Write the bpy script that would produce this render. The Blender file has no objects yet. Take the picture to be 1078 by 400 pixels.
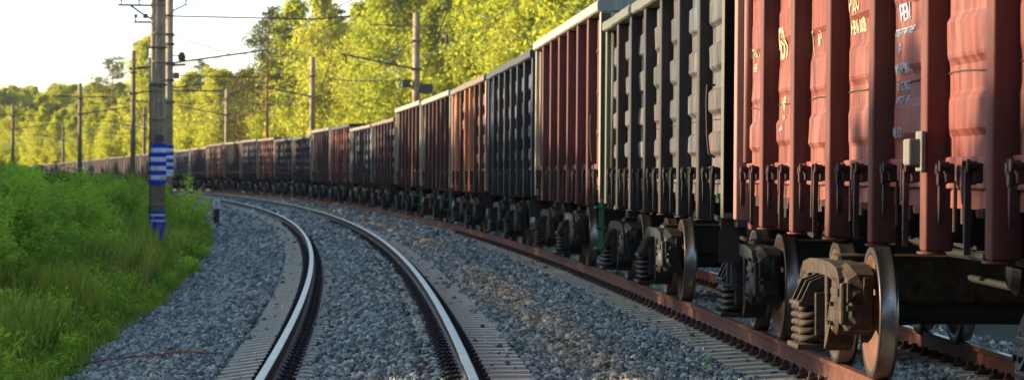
import bpy, bmesh, math, random
import numpy as np
from mathutils import Vector, Matrix, noise as mnoise
random.seed(7); rng = np.random.default_rng(7)
R = math.radians
SC = bpy.context.scene
COL = SC.collection

# ------------------------------------------------------------------ camera
F_PX, W_PX = 3280.88, 1078.0
CAM_H, HORIZ, ROLL = 1.4699, 184.171, 0.007539
cam_d = bpy.data.cameras.new('camera'); cam = bpy.data.objects.new('camera', cam_d); COL.objects.link(cam)
cam_d.sensor_width = 36.0; cam_d.lens = F_PX / W_PX * 36.0
cam_d.clip_start = 0.5; cam_d.clip_end = 6000
pitch = math.atan((200 - HORIZ) / F_PX)
cam.matrix_world = Matrix.Translation((0, 0, CAM_H)) @ Matrix.Rotation(R(90) - pitch, 4, 'X') @ Matrix.Rotation(ROLL, 4, 'Z')
cam_d.dof.use_dof = True; cam_d.dof.focus_distance = 23.0; cam_d.dof.aperture_fstop = 6.7
SC.camera = cam

# ------------------------------------------------------------------ light
SUN_AZ = R(-79)       # clockwise from +Y (view direction): the sun stands low at the left, a little ahead
SUN_EL = R(13)
world = bpy.data.worlds.new("World"); SC.world = world; world.use_nodes = True
wn = world.node_tree.nodes; wl = world.node_tree.links
sky = wn.new('ShaderNodeTexSky'); sky.sky_type = 'NISHITA'; sky.sun_disc = False
sky.sun_elevation = SUN_EL; sky.sun_rotation = SUN_AZ
sky.dust_density = 0.9; sky.air_density = 0.7; sky.ozone_density = 1.0
bg = wn['Background']; wl.new(sky.outputs[0], bg.inputs[0]); bg.inputs[1].default_value = 0.125
sd = bpy.data.lights.new('sun', 'SUN'); sd.energy = 5.0; sd.angle = R(0.5); sd.color = (1.0, 0.82, 0.58)
so = bpy.data.objects.new('sun', sd); COL.objects.link(so)
sdir = Vector((math.sin(SUN_AZ) * math.cos(SUN_EL), math.cos(SUN_AZ) * math.cos(SUN_EL), math.sin(SUN_EL)))
so.rotation_euler = sdir.to_track_quat('Z', 'Y').to_euler()
SC.view_settings.view_transform = 'Standard'; SC.view_settings.look = 'None'
SC.view_settings.exposure = 1.8; SC.view_settings.gamma = 1.0; SC.view_settings.use_curve_mapping = False
SC.cycles.max_bounces = 6; SC.cycles.transparent_max_bounces = 4

# ------------------------------------------------------------------ track alignment
DS = 0.5; NS = 1900
_s = np.arange(NS) * DS
_sc = np.minimum(_s, 480.0)
_k = 0.7515e-3 - 1.3776e-6 * _sc + 4.7271e-9 * _sc * _sc
_a = 0.0227 + np.cumsum(_k) * DS
_x = 4.1541 - np.cumsum(np.sin(_a)) * DS
_y = np.cumsum(np.cos(_a)) * DS
def drop(s): return -0.9 * (max(0.0, s - 235.0) / 125.0) ** 1.6
def cur(s):
    if s < 0:
        return 4.1541 + math.sin(-.0227) * s, s, .0227
    return float(np.interp(s, _s, _x)), float(np.interp(s, _s, _y)), float(np.interp(s, _s, _a))
def P(s, o, z=0.0):
    x, y, a = cur(s)
    return Vector((x - math.cos(a) * o, y - math.sin(a) * o, z + drop(s)))
D2, CANT, DZ2 = 4.5168, 0.0758, -0.0356        # the empty track on the inside of the curve
def Q(s, o, z=0.0):                              # o from the empty track's own centre
    return P(s, D2 + o * math.cos(CANT) + z * math.sin(CANT), DZ2 + z * math.cos(CANT) - o * math.sin(CANT))
def so_of(x, y):                                 # nearest (s, o)
    d = (_x[::4] - x) ** 2 + (_y[::4] - y) ** 2; i = int(np.argmin(d)) * 4
    dx, dy = x - _x[i], y - _y[i]; a = _a[i]
    return _s[i] - dx * math.sin(a) + dy * math.cos(a), -(dx * math.cos(a) + dy * math.sin(a))
def pix(v):
    y = max(v.y, .1); u = F_PX * v.x / y; w = F_PX * (CAM_H - v.z) / y
    return 539 + u - ROLL * w, HORIZ + w + ROLL * u
def smooth(t): t = max(0., min(1., t)); return t * t * (3 - 2 * t)

def ballast_z(o):
    # bed of stone carrying both tracks
    pts = [(-5.2, -1.35), (-3.6, -.95), (-2.1, -.24), (-1.3, -.215), (-.55, -.20), (.55, -.20), (1.3, -.215), (2.1, -.22), (2.45, -.16), (2.9, -.22),
           (D2 - 1.42, -.15), (D2 - 1.05, -.17), (D2 - .5, -.185), (D2 - .42, -.15), (D2, -.19), (D2 + .42, -.245), (D2 + .5, -.285), (D2 + 1.3, -.36), (D2 + 1.9, -.42), (8.4, -.98), (9.6, -1.35)]
    return float(np.interp(o, [p[0] for p in pts], [p[1] for p in pts]))
def ground_z(s, o):
    if o > 7.5:
        return -1.02 + .12 * mnoise.noise(Vector((s * .12, o * .12, 0)))
    if o > -6: return -1.3
    d = -o - 6
    st = .27 - .225 * smooth((s - 190) / 110)
    if s < 80: st = .1
    return -1.3 + min(d, 4) * .25 + max(0, d - 4) * st * (1 / (1 + max(0, d - 4) / 260)) + .25 * mnoise.noise(Vector((s * .05, o * .05, 3)))

# ------------------------------------------------------------------ materials
def newmat(name):
    m = bpy.data.materials.new(name); m.use_nodes = True
    nt = m.node_tree; b = nt.nodes['Principled BSDF']; return m, nt, b
def N(nt, t, **kw):
    n = nt.nodes.new(t)
    for k, v in kw.items(): setattr(n, k, v)
    return n
def noise_n(nt, scale, detail=4, vec=None, rough=.6, dist=0.):
    n = N(nt, 'ShaderNodeTexNoise'); n.inputs['Scale'].default_value = scale; n.inputs['Detail'].default_value = detail
    n.inputs['Roughness'].default_value = rough; n.inputs['Distortion'].default_value = dist
    if vec is not None: nt.links.new(vec, n.inputs['Vector'])
    return n
def mapping(nt, src, sc=(1, 1, 1), loc=(0, 0, 0)):
    m = N(nt, 'ShaderNodeMapping'); m.inputs['Scale'].default_value = sc; m.inputs['Location'].default_value = loc
    nt.links.new(src, m.inputs['Vector']); return m.outputs[0]
def ramp(nt, fac, stops):
    r = N(nt, 'ShaderNodeValToRGB'); e = r.color_ramp.elements
    while len(e) < len(stops): e.new(.5)
    for i, (p, c) in enumerate(stops):
        e[i].position = p; e[i].color = (c, c, c, 1) if isinstance(c, (int, float)) else (*c, 1)
    nt.links.new(fac, r.inputs[0]); return r.outputs[0]
def mix(nt, fac, a, b, mode='MIX'):
    m = N(nt, 'ShaderNodeMix', data_type='RGBA', blend_type=mode)
    for sock, v in ((m.inputs[0], fac), (m.inputs[6], a), (m.inputs[7], b)):
        if isinstance(v, (int, float)): sock.default_value = v
        elif isinstance(v, tuple): sock.default_value = (*v, 1)
        else: nt.links.new(v, sock)
    return m.outputs[2]
def bump(nt, b, h, strength=.3, dist=.02):
    n = N(nt, 'ShaderNodeBump'); n.inputs['Strength'].default_value = strength; n.inputs['Distance'].default_value = dist
    nt.links.new(h, n.inputs['Height']); nt.links.new(n.outputs[0], b.inputs['Normal'])
def plain(name, col, rough=.7, metal=0., var=.35, scale=6., coord='Object', bstr=.15, bd=.01):
    m, nt, b = newmat(name)
    tc = N(nt, 'ShaderNodeTexCoord').outputs[coord]
    n = noise_n(nt, scale, 6, tc)
    dark = tuple(c * (1 - var) for c in col); lite = tuple(min(1, c * (1 + var)) for c in col)
    nt.links.new(ramp(nt, n.outputs[0], [(.3, dark), (.7, lite)]), b.inputs['Base Color'])
    b.inputs['Roughness'].default_value = rough; b.inputs['Metallic'].default_value = metal; b.inputs['Specular IOR Level'].default_value = .25
    bump(nt, b, n.outputs[0], bstr, bd)
    return m

# weathered wagon paint: hue comes from the object's own colour, wear is procedural
def paint_mat(name, streak=.5, rust=.35, chip=.12, lift=.06):
    m, nt, b = newmat(name)
    tc = N(nt, 'ShaderNodeTexCoord').outputs['Object']; oi = N(nt, 'ShaderNodeObjectInfo')
    add = N(nt, 'ShaderNodeVectorMath', operation='MULTIPLY_ADD'); nt.links.new(tc, add.inputs[0]); add.inputs[1].default_value = (1, 1, 1)
    cmb = N(nt, 'ShaderNodeCombineXYZ'); mul = N(nt, 'ShaderNodeMath', operation='MULTIPLY'); mul.inputs[1].default_value = 37.0
    nt.links.new(oi.outputs['Random'], mul.inputs[0]); nt.links.new(mul.outputs[0], cmb.inputs[0]); nt.links.new(mul.outputs[0], cmb.inputs[2])
    nt.links.new(cmb.outputs[0], add.inputs[2]); v = add.outputs[0]
    n1 = noise_n(nt, 1.0, 8, mapping(nt, v, (8., 8., .6)), .66, .5)        # rain streaks
    n5 = noise_n(nt, 1.0, 5, mapping(nt, v, (30., 30., 1.6)), .6, .3)
    n2 = noise_n(nt, 1.6, 6, v, .6)                                            # big patches
    n3 = noise_n(nt, 14., 6, mapping(nt, v, (1, 1, .6)), .7)                   # chips
    n4 = noise_n(nt, 60., 3, v, .6)
    c = oi.outputs['Color']; lf_ = N(nt, 'ShaderNodeMath', operation='MULTIPLY'); nt.links.new(oi.outputs['Alpha'], lf_.inputs[1])
    nt.links.new(ramp(nt, noise_n(nt, .9, 5, v, .6).outputs[0], [(.42, 0.), (.62, lift * 2.2)]), lf_.inputs[0])
    dk = mix(nt, 1.0, c, (.50, .46, .46), 'MULTIPLY'); lt = mix(nt, lf_.outputs[0], mix(nt, 1.0, c, (1.35, 1.35, 1.35), 'MULTIPLY'), ramp(nt, noise_n(nt, .55, 3, v).outputs[0], [(.38, (.50, .24, .17)), (.5, (.46, .44, .36)), (.62, (.22, .34, .38))]))
    base = mix(nt, ramp(nt, n1.outputs[0], [(.40, 0.), (.60, 1.)]), dk, lt)
    base = mix(nt, .55, base, mix(nt, 1., base, ramp(nt, n5.outputs[0], [(.35, .55), (.65, 1.35)]), 'MULTIPLY'))
    base = mix(nt, streak, c, base)
    base = mix(nt, ramp(nt, n2.outputs[0], [(.50, 0.), (.72, rust)]), base, mix(nt, .55, (.16, .07, .035), c))
    base = mix(nt, ramp(nt, n3.outputs[0], [(.60, 0.), (.68, chip * 4)]), base, (.10, .045, .025))
    base = mix(nt, .25, base, mix(nt, 1., base, ramp(nt, n4.outputs[0], [(.3, .6), (.7, 1.3)]), 'MULTIPLY'))
    nt.links.new(base, b.inputs['Base Color'])
    nt.links.new(ramp(nt, n1.outputs[0], [(.3, .55), (.7, .85)]), b.inputs['Roughness']); b.inputs['Specular IOR Level'].default_value = .3
    bump(nt, b, n3.outputs[0], .25, .004)
    return m
M = {}
M['paint'] = paint_mat('weathered_paint')
M['panel'] = paint_mat('weathered_panel_paint', .85, .6, .14, .13)
M['trim'] = paint_mat('trim_paint', .35, .25, .2)
M['seam'] = plain('dark_seam', (.03, .018, .014), .8)
M['letter'] = plain('stencil_cream', (.38, .31, .18), .7, 0, .12, 30)
M['letter2'] = plain('stencil_white', (.26, .28, .33), .7, 0, .3, 30)
M['dusty'] = plain('dusty_cast_iron', (.038, .030, .022), .75, 0, .45, 9, bstr=.4)
M['shaded_iron'] = plain('shaded_oily_iron', (.014, .013, .012), .6, 0, .5, 9, bstr=.4)  # darker copy of the bogie iron, shade put into the colour
M['sunlit_iron'] = plain('sunlit_sandy_iron', (.034, .022, .013), .8, 0, .75, 13, bstr=.4)  # dust tone lightened to stand in for the sunbeam on the bogie
M['under'] = plain('underframe_grime', (.004, .0035, .003), .8, 0, .4, 5)
M['rustwheel'] = plain('rusty_wheel_plate', (.045, .022, .014), .75, 0, .35, 8)
M['sunlit_wheel'] = plain('dusty_wheel_plate', (.10, .045, .024), .8, 0, .3, 8)  # lighter copy of the wheel plate, sunbeam put into the colour
M['tread'] = plain('polished_tread', (.22, .21, .20), .33, 1., .15, 20, bstr=.05)
M['wheelrim'] = plain('oily_wheel_rim', (.035, .03, .028), .4, .3, .3, 10)
M['railside'] = plain('rusty_rail_side', (.085, .026, .013), .7, 0, .35, 5)
M['railside2'] = plain('dark_rail_side', (.035, .024, .018), .65, 0, .35, 5)
M['fasten'] = plain('rusty_fastener', (.055, .03, .02), .7, 0, .5, 12)
M['fasten2'] = plain('oily_black_fastener', (.02, .015, .012), .65, 0, .5, 12)
M['concrete'] = plain('sleeper_concrete', (.44, .40, .30), .9, 0, .3, 4, bstr=.3)
M['poleconc'] = plain('pole_concrete', (.27, .20, .125), .9, 0, .3, 2.5, bstr=.3)
M['poleold'] = plain('weathered_pole', (.16, .12, .08), .9, 0, .3, 2.5)
M['steel'] = plain('dark_steel', (.06, .06, .062), .5, .5, .3, 5)
M['insul'] = plain('insulator_brown', (.05, .03, .03), .25, 0, .2, 5)
M['blue'] = plain('blue_band_paint', (.008, .028, .42), .5, 0, .2, 6)
M['white'] = plain('white_band_paint', (.72, .74, .74), .6, 0, .12, 6)
for k_, c_ in (('blue', (.008, .028, .42)), ('white', (.62, .64, .64))):
    m, nt, b = newmat(k_ + '_band_paint_worn'); tc = N(nt, 'ShaderNodeTexCoord').outputs['Object']
    a_ = noise_n(nt, 5., 6, mapping(nt, tc, (1, 1, .5)), .7); b_ = noise_n(nt, 1.6, 4, mapping(nt, tc, (3, 3, .6)))
    c = mix(nt, ramp(nt, a_.outputs[0], [(.58, 0.), (.64, .85)]), c_, (.27, .20, .125)); c = mix(nt, .6, c, mix(nt, 1., c, ramp(nt, b_.outputs[0], [(.3, .55), (.7, 1.2)]), 'MULTIPLY'))
    nt.links.new(c, b.inputs['Base Color']); b.inputs['Roughness'].default_value = .7; b.inputs['Specular IOR Level'].default_value = .2; M[k_] = m
M['black'] = plain('dark_post_paint', (.02, .022, .035), .6, 0, .3, 6)
M['wire'] = plain('copper_wire', (.035, .035, .035), .5, .5, .2, 5)
M['rod'] = plain('rust_rod', (.13, .045, .02), .8, 0, .4, 8)
M['bark'] = plain('bark', (.09, .065, .045), .95, 0, .4, 4)
M['pinebark'] = plain('pine_bark', (.26, .115, .05), .95, 0, .35, 4)
M['redclamp'] = plain('red_clamp', (.4, .05, .03), .6)
M['stem'] = plain('green_stem', (.08, .10, .03), .8)
# birch bark
m, nt, b = newmat('birch_bark'); tc = N(nt, 'ShaderNodeTexCoord').outputs['Object']
nn = noise_n(nt, 1., 4, mapping(nt, tc, (3, 3, 9)))
nt.links.new(ramp(nt, nn.outputs[0], [(.42, (.06, .05, .04)), (.5, (.55, .52, .46))]), b.inputs['Base Color']); b.inputs['Roughness'].default_value = .8
M['birch'] = m
# polished running surface of the rails, yellow base colour stands in for reflected foliage
m, nt, b = newmat('polished_rail_head'); tc = N(nt, 'ShaderNodeTexCoord').outputs['Object']
nn = noise_n(nt, 3., 5, tc)
nt.links.new(ramp(nt, nn.outputs[0], [(.3, (.12, .095, .042)), (.7, (.17, .14, .07))]), b.inputs['Base Color'])
b.inputs['Metallic'].default_value = 1.
nt.links.new(ramp(nt, nn.outputs[0], [(.3, .28), (.7, .36)]), b.inputs['Roughness'])
M['railhead'] = m
m2 = plain('dull_rail_head', (.10, .04, .024), .6, .1, .25, 5); M['railhead2'] = m2

def leaf_mat(name, c1, c2, trans=.5, rnd=.35, patch=0.):
    m = bpy.data.materials.new(name); m.use_nodes = True; nt = m.node_tree; nt.nodes.clear()
    out = N(nt, 'ShaderNodeOutputMaterial'); d = N(nt, 'ShaderNodeBsdfDiffuse'); t = N(nt, 'ShaderNodeBsdfTranslucent'); mx = N(nt, 'ShaderNodeMixShader')
    tc = N(nt, 'ShaderNodeTexCoord').outputs['Object']; oi = N(nt, 'ShaderNodeObjectInfo')
    n = noise_n(nt, 1.1, 3, tc); n2 = noise_n(nt, 9., 2, tc)
    a = N(nt, 'ShaderNodeMath', operation='MULTIPLY_ADD'); nt.links.new(oi.outputs['Random'], a.inputs[0]); a.inputs[1].default_value = rnd
    nt.links.new(n.outputs[0], a.inputs[2])
    a2 = N(nt, 'ShaderNodeMath', operation='MULTIPLY_ADD'); nt.links.new(n2.outputs[0], a2.inputs[0]); a2.inputs[1].default_value = .5; nt.links.new(a.outputs[0], a2.inputs[2])
    col = ramp(nt, a2.outputs[0], [(.55, c1), (.55 + .45, c2)])
    wp = noise_n(nt, .45, 3, N(nt, 'ShaderNodeNewGeometry').outputs['Position'])          # patches of darker and yellower growth
    col = mix(nt, patch, col, mix(nt, 1., col, ramp(nt, wp.outputs[0], [(.36, (.42, .52, .6)), (.5, (.9, .95, .9)), (.64, (1.25, 1.1, .9))]), 'MULTIPLY'))
    nt.links.new(col, d.inputs[0]); nt.links.new(mix(nt, 1., col, (1.25, 1.2, .6), 'MULTIPLY'), t.inputs[0])
    mx.inputs[0].default_value = trans
    nt.links.new(d.outputs[0], mx.inputs[1]); nt.links.new(t.outputs[0], mx.inputs[2]); nt.links.new(mx.outputs[0], out.inputs[0])
    return m
M['leaf_birch'] = leaf_mat('birch_leaves', (.18, .24, .035), (.38, .39, .06), .5)
M['leaf_pine'] = leaf_mat('pine_needles', (.045, .06, .018), (.10, .105, .025), .2)
M['leaf_spruce'] = leaf_mat('spruce_needles', (.05, .08, .016), (.10, .13, .02), .25)
M['leaf_shrub'] = leaf_mat('shrub_leaves', (.035, .09, .010), (.36, .54, .07), .35, .5, .7)
M['leaf_grass'] = leaf_mat('grass_blades', (.03, .078, .012), (.28, .36, .06), .3, .6, .8)
M['leaf_dry'] = leaf_mat('dry_stalks', (.16, .13, .07), (.26, .2, .11), .3)
M['leaf_flower'] = leaf_mat('yellowing_leaves', (.25, .22, .02), (.5, .38, .03), .3)

# crushed granite: per-stone tone
def stone_mat(name, ground=False):
    m, nt, b = newmat(name)
    g = N(nt, 'ShaderNodeNewGeometry').outputs['Position']; oi = N(nt, 'ShaderNodeObjectInfo')
    if ground:
        vo = N(nt, 'ShaderNodeTexVoronoi'); vo.inputs['Scale'].default_value = 9.; nt.links.new(g, vo.inputs['Vector'])
        sep = N(nt, 'ShaderNodeSeparateColor'); nt.links.new(vo.outputs['Color'], sep.inputs[0]); rnd = sep.outputs[0]
        bump(nt, b, vo.outputs['Distance'], 1., .06)
    else: rnd = oi.outputs['Random']
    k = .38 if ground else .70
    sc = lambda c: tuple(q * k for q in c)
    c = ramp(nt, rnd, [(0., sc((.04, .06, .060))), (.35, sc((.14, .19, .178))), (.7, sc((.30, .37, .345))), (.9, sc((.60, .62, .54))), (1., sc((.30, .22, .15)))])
    # brown stone and patches of sun between the tracks, tinted into the colour
    at = N(nt, 'ShaderNodeAttribute'); at.attribute_name = 'warm'; at.attribute_type = 'INSTANCER' if not ground else 'GEOMETRY'
    w = N(nt, 'ShaderNodeMath', operation='MULTIPLY'); nt.links.new(at.outputs['Fac'], w.inputs[0]); w.inputs[1].default_value = .95
    c = mix(nt, w.outputs[0], c, mix(nt, 1., c, (1.7, 1.12, .72), 'MULTIPLY'))
    n = noise_n(nt, 30., 4, g)
    c = mix(nt, .5, c, mix(nt, 1., c, ramp(nt, n.outputs[0], [(.3, .55), (.7, 1.4)]), 'MULTIPLY'))
    nt.links.new(c, b.inputs['Base Color']); b.inputs['Roughness'].default_value = .8
    return m
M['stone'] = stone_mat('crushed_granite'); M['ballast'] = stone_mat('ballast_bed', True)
m, nt, b = newmat('meadow_soil'); g = N(nt, 'ShaderNodeNewGeometry').outputs['Position']
n = noise_n(nt, .8, 6, g); n2 = noise_n(nt, 7., 5, g)
c = ramp(nt, n.outputs[0], [(.35, (.015, .03, .006)), (.65, (.04, .045, .015))])
nt.links.new(mix(nt, 1., c, ramp(nt, n2.outputs[0], [(.3, .5), (.7, 1.5)]), 'MULTIPLY'), b.inputs['Base Color']); b.inputs['Roughness'].default_value = .95
bump(nt, b, n2.outputs[0], .8, .08); M['soil'] = m

# ------------------------------------------------------------------ mesh helpers
class MB:
    def __init__(s): s.v = []; s.f = []; s.m = []
    def add(s, vs, fs, mi=0):
        k = len(s.v); s.v += [tuple(v) for v in vs]; s.f += [tuple(i + k for i in f) for f in fs]; s.m += [mi] * len(fs); return s
    def box(s, x0, x1, y0, y1, z0, z1, mi=0, mat=None):
        vs = [Vector(p) for p in ((x0, y0, z0), (x1, y0, z0), (x1, y1, z0), (x0, y1, z0), (x0, y0, z1), (x1, y0, z1), (x1, y1, z1), (x0, y1, z1))]
        if mat: vs = [mat @ v for v in vs]
        return s.add(vs, [(0, 3, 2, 1), (4, 5, 6, 7), (0, 1, 5, 4), (1, 2, 6, 5), (2, 3, 7, 6), (3, 0, 4, 7)], mi)
    def cbox(s, x0, x1, y0, y1, z0, z1, c=.01, mi=0):                # chamfered box
        bm = bmesh.new(); bmesh.ops.create_cube(bm, size=1)
        for v in bm.verts: v.co = Vector(((x0 + x1) / 2 + v.co.x * (x1 - x0), (y0 + y1) / 2 + v.co.y * (y1 - y0), (z0 + z1) / 2 + v.co.z * (z1 - z0)))
        bmesh.ops.bevel(bm, geom=bm.edges[:], offset=c, segments=2, affect='EDGES', profile=.5)
        bm.verts.index_update(); s.add([v.co.copy() for v in bm.verts], [[v.index for v in f.verts] for f in bm.faces], mi); bm.free(); return s
    def prism(s, poly, axis, a, b, mi=0):                            # polygon in the other two axes, extruded along axis
        def mk(p, q):
            return {'x': (q, p[0], p[1]), 'y': (p[0], q, p[1]), 'z': (p[0], p[1], q)}[axis]
        n = len(poly); vs = [mk(p, a) for p in poly] + [mk(p, b) for p in poly]
        fs = [tuple(range(n)), tuple(range(2 * n - 1, n - 1, -1))] + [(i, i + n, (i + 1) % n + n, (i + 1) % n) for i in range(n)]
        return s.add(vs, fs, mi)
    def tube(s, pts, r, n=8, mi=0, cap=True):
        pts = [Vector(p) for p in pts]; rs = r if isinstance(r, (list, tuple)) else [r] * len(pts); vs = []
        prev = None
        for i, p in enumerate(pts):
            t = (pts[min(i + 1, len(pts) - 1)] - pts[max(i - 1, 0)]).normalized()
            if prev is None: u = t.orthogonal().normalized()
            else:
                u = (prev - t * prev.dot(t))
                u = u.normalized() if u.length > 1e-5 else t.orthogonal().normalized()
            prev = u; w = t.cross(u)
            vs += [p + (u * math.cos(2 * math.pi * k / n) + w * math.sin(2 * math.pi * k / n)) * rs[i] for k in range(n)]
        fs = [(i * n + k, i * n + (k + 1) % n, (i + 1) * n + (k + 1) % n, (i + 1) * n + k) for i in range(len(pts) - 1) for k in range(n)]
        if cap: fs += [tuple(range(n - 1, -1, -1)), tuple(range((len(pts) - 1) * n, len(pts) * n))]
        return s.add(vs, fs, mi)
    def cyl(s, p, q, r, n=12, mi=0): return s.tube([p, q], r, n, mi)
    def lathe(s, prof, axis='y', n=32, c=(0, 0, 0), mi=0, mids=None):   # prof: (r, h)
        vs = []; c = Vector(c)
        for (r, h) in prof:
            for k in range(n):
                a = 2 * math.pi * k / n
                vs.append(c + (Vector((r * math.cos(a), h, r * math.sin(a))) if axis == 'y' else Vector((r * math.cos(a), r * math.sin(a), h))))
        for i in range(len(prof) - 1):
            k0 = len(s.v)
            fs = [(i * n + k, i * n + (k + 1) % n, (i + 1) * n + (k + 1) % n, (i + 1) * n + k) for k in range(n)]
            if i == 0: base = len(s.v); s.v += [tuple(v) for v in vs]
            s.f += [tuple(j + base for j in f) for f in fs]; s.m += [mids[i] if mids else mi] * n
        return s
    def mesh(s, name, mats, smooth=False):
        me = bpy.data.meshes.new(name); me.from_pydata(s.v, [], s.f)
        for m in (mats if isinstance(mats, (list, tuple)) else [mats]): me.materials.append(M[m] if isinstance(m, str) else m)
        me.polygons.foreach_set('material_index', s.m)
        if smooth: me.polygons.foreach_set('use_smooth', [True] * len(me.polygons))
        me.update(); return me
    def fixn(s, me):
        bm = bmesh.new(); bm.from_mesh(me); bmesh.ops.recalc_face_normals(bm, faces=bm.faces); bm.to_mesh(me); bm.free(); return me

def link(name, me, parent=None):
    o = bpy.data.objects.new(name, me); COL.objects.link(o)
    if parent: o.parent = parent
    return o
def tag(o, label=None, cat=None, group=None, kind=None):
    if label: o['label'] = label
    if cat: o['category'] = cat
    if group: o['group'] = group
    if kind: o['kind'] = kind
    return o
def empty(name, loc, rz=0., rx=0.):
    o = bpy.data.objects.new(name, None); COL.objects.link(o); o.location = loc; o.rotation_euler = (rx, 0, rz); o.empty_display_size = .2; return o
def copy_tree(o, parent=None):
    c = o.copy(); COL.objects.link(c)
    if parent: c.parent = parent
    for ch in list(o.children): copy_tree(ch, c)
    return c

# geometry-node scatter for the uncountable stuff
def scatter(name, protos, pos, rot, scl, idx, warm=None, mat_holder=None):
    me = bpy.data.meshes.new(name); n = len(pos); me.vertices.add(n)
    me.vertices.foreach_set('co', np.asarray(pos, np.float32).ravel())
    def at(nm, t, arr, key):
        a = me.attributes.new(nm, t, 'POINT'); a.data.foreach_set(key, np.asarray(arr).ravel())
    at('rot', 'FLOAT_VECTOR', np.asarray(rot, np.float32), 'vector'); at('scl', 'FLOAT_VECTOR', np.asarray(scl, np.float32), 'vector')
    at('idx', 'INT', np.asarray(idx, np.int32), 'value')
    at('warm', 'FLOAT', np.asarray(warm if warm is not None else np.zeros(n), np.float32), 'value')
    c = bpy.data.collections.new(name + '_kinds')
    for i, p in enumerate(protos):
        o = bpy.data.objects.new('%02d_' % i + name, p); c.objects.link(o)
    ng = bpy.data.node_groups.new(name + '_scatter', 'GeometryNodeTree')
    ng.interface.new_socket('Geometry', in_out='INPUT', socket_type='NodeSocketGeometry'); ng.interface.new_socket('Geometry', in_out='OUTPUT', socket_type='NodeSocketGeometry')
    A = ng.nodes.new; i_ = A('NodeGroupInput'); o_ = A('NodeGroupOutput'); ip = A('GeometryNodeInstanceOnPoints'); ci = A('GeometryNodeCollectionInfo')
    ci.inputs['Collection'].default_value = c; ci.inputs['Separate Children'].default_value = True; ci.inputs['Reset Children'].default_value = True
    mp = A('GeometryNodeMeshToPoints'); L = ng.links.new
    L(i_.outputs[0], mp.inputs[0]); L(mp.outputs[0], ip.inputs['Points']); L(ci.outputs[0], ip.inputs['Instance']); ip.inputs['Pick Instance'].default_value = True
    for nm, t, sock in (('rot', 'FLOAT_VECTOR', 'Rotation'), ('scl', 'FLOAT_VECTOR', 'Scale'), ('idx', 'INT', 'Instance Index')):
        a = A('GeometryNodeInputNamedAttribute'); a.data_type = t; a.inputs['Name'].default_value = nm; L(a.outputs['Attribute'], ip.inputs[sock])
    L(ip.outputs[0], o_.inputs[0])
    o = link(name, me); md = o.modifiers.new('scatter', 'NODES'); md.node_group = ng
    return o

# ================================================================== SETTING
# ground sheet to the horizon
def build_ground():
    xs = sorted(set([round(v, 2) for v in list(np.arange(-200, 120, 5.)) + list(np.arange(-3000, -200, 100.)) + list(np.arange(120, 3001, 120.))]))
    ys = sorted(set([round(v, 2) for v in list(np.arange(-40, 560, 5.)) + list(np.arange(-800, -40, 80.)) + list(np.arange(560, 900, 20.)) + list(np.arange(900, 4501, 150.))]))
    vs = []
    for y in ys:
        for x in xs:
            s, o = so_of(x, max(y, -1) if y < 0 else y)
            if y < 0: s = y
            z = ground_z(s, o) + drop(min(s, 360)) * (1 if s > 0 else 0)
            vs.append((x, y, min(z, 60)))
    nx = len(xs); fs = [(j * nx + i, j * nx + i + 1, (j + 1) * nx + i + 1, (j + 1) * nx + i) for j in range(len(ys) - 1) for i in range(nx - 1)]
    mb = MB(); mb.add(vs, fs); g = link('ground', mb.mesh('ground', 'soil', True)); tag(g, kind='structure')
build_ground()
def warm_at(s, o):
    # mask of the brown and sunlit tint painted between the tracks
    n = mnoise.noise(Vector((s * .09, o * .8, 1.7))) * .6 + mnoise.noise(Vector((s * .5, o * 1.6, 5))) * .4
    w = math.exp(-((o - 2.55) / .42) ** 2) * smooth(.75 + n * 1.8) + .25 * smooth(n * 2 - .3)
    return max(0, min(1, w))
def build_ballast():
    ss = list(np.arange(-6, 110, .6)) + list(np.arange(110, 640, 3.))
    os_ = [-5.2, -4.4, -3.6, -3, -2.1, -1.3, -.55, 0, .55, 1.3, 1.7, 2.1, 2.45, 2.9, 3.1, D2 - 1.05, D2 - .5, D2 - .42, D2, D2 + .42, D2 + .5, D2 + 1.05, D2 + 1.3, D2 + 1.9, 6.9, 7.4, 7.9, 8.4, 9.0, 9.6]
    vs = []; wm = []
    for s in ss:
        for o in os_:
            z = ballast_z(o) - .02 + .03 * mnoise.noise(Vector((s * .7, o * 1.5, 0))) * (1 if 1.5 < o < 2.9 or o > 6 else .2)
            vs.append(P(s, o, z)); wm.append(warm_at(s, o))
    n = len(os_); fs = [(j * n + i, j * n + i + 1, (j + 1) * n + i + 1, (j + 1) * n + i) for j in range(len(ss) - 1) for i in range(n - 1)]
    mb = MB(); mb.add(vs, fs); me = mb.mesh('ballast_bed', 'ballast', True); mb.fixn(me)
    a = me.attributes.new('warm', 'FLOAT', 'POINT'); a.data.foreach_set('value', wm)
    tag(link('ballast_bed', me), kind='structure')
build_ballast()
def rock(seed):
    rr = random.Random(seed); bm = bmesh.new(); bmesh.ops.create_icosphere(bm, subdivisions=1, radius=.5)
    for v in bm.verts: v.co = Vector((v.co.x * rr.uniform(.8, 1.25), v.co.y * rr.uniform(.7, 1.1), v.co.z * rr.uniform(.55, 1.))) * rr.uniform(.85, 1.15)
    me = bpy.data.meshes.new('stone'); bm.to_mesh(me); bm.free(); me.materials.append(M['stone']); return me
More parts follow.
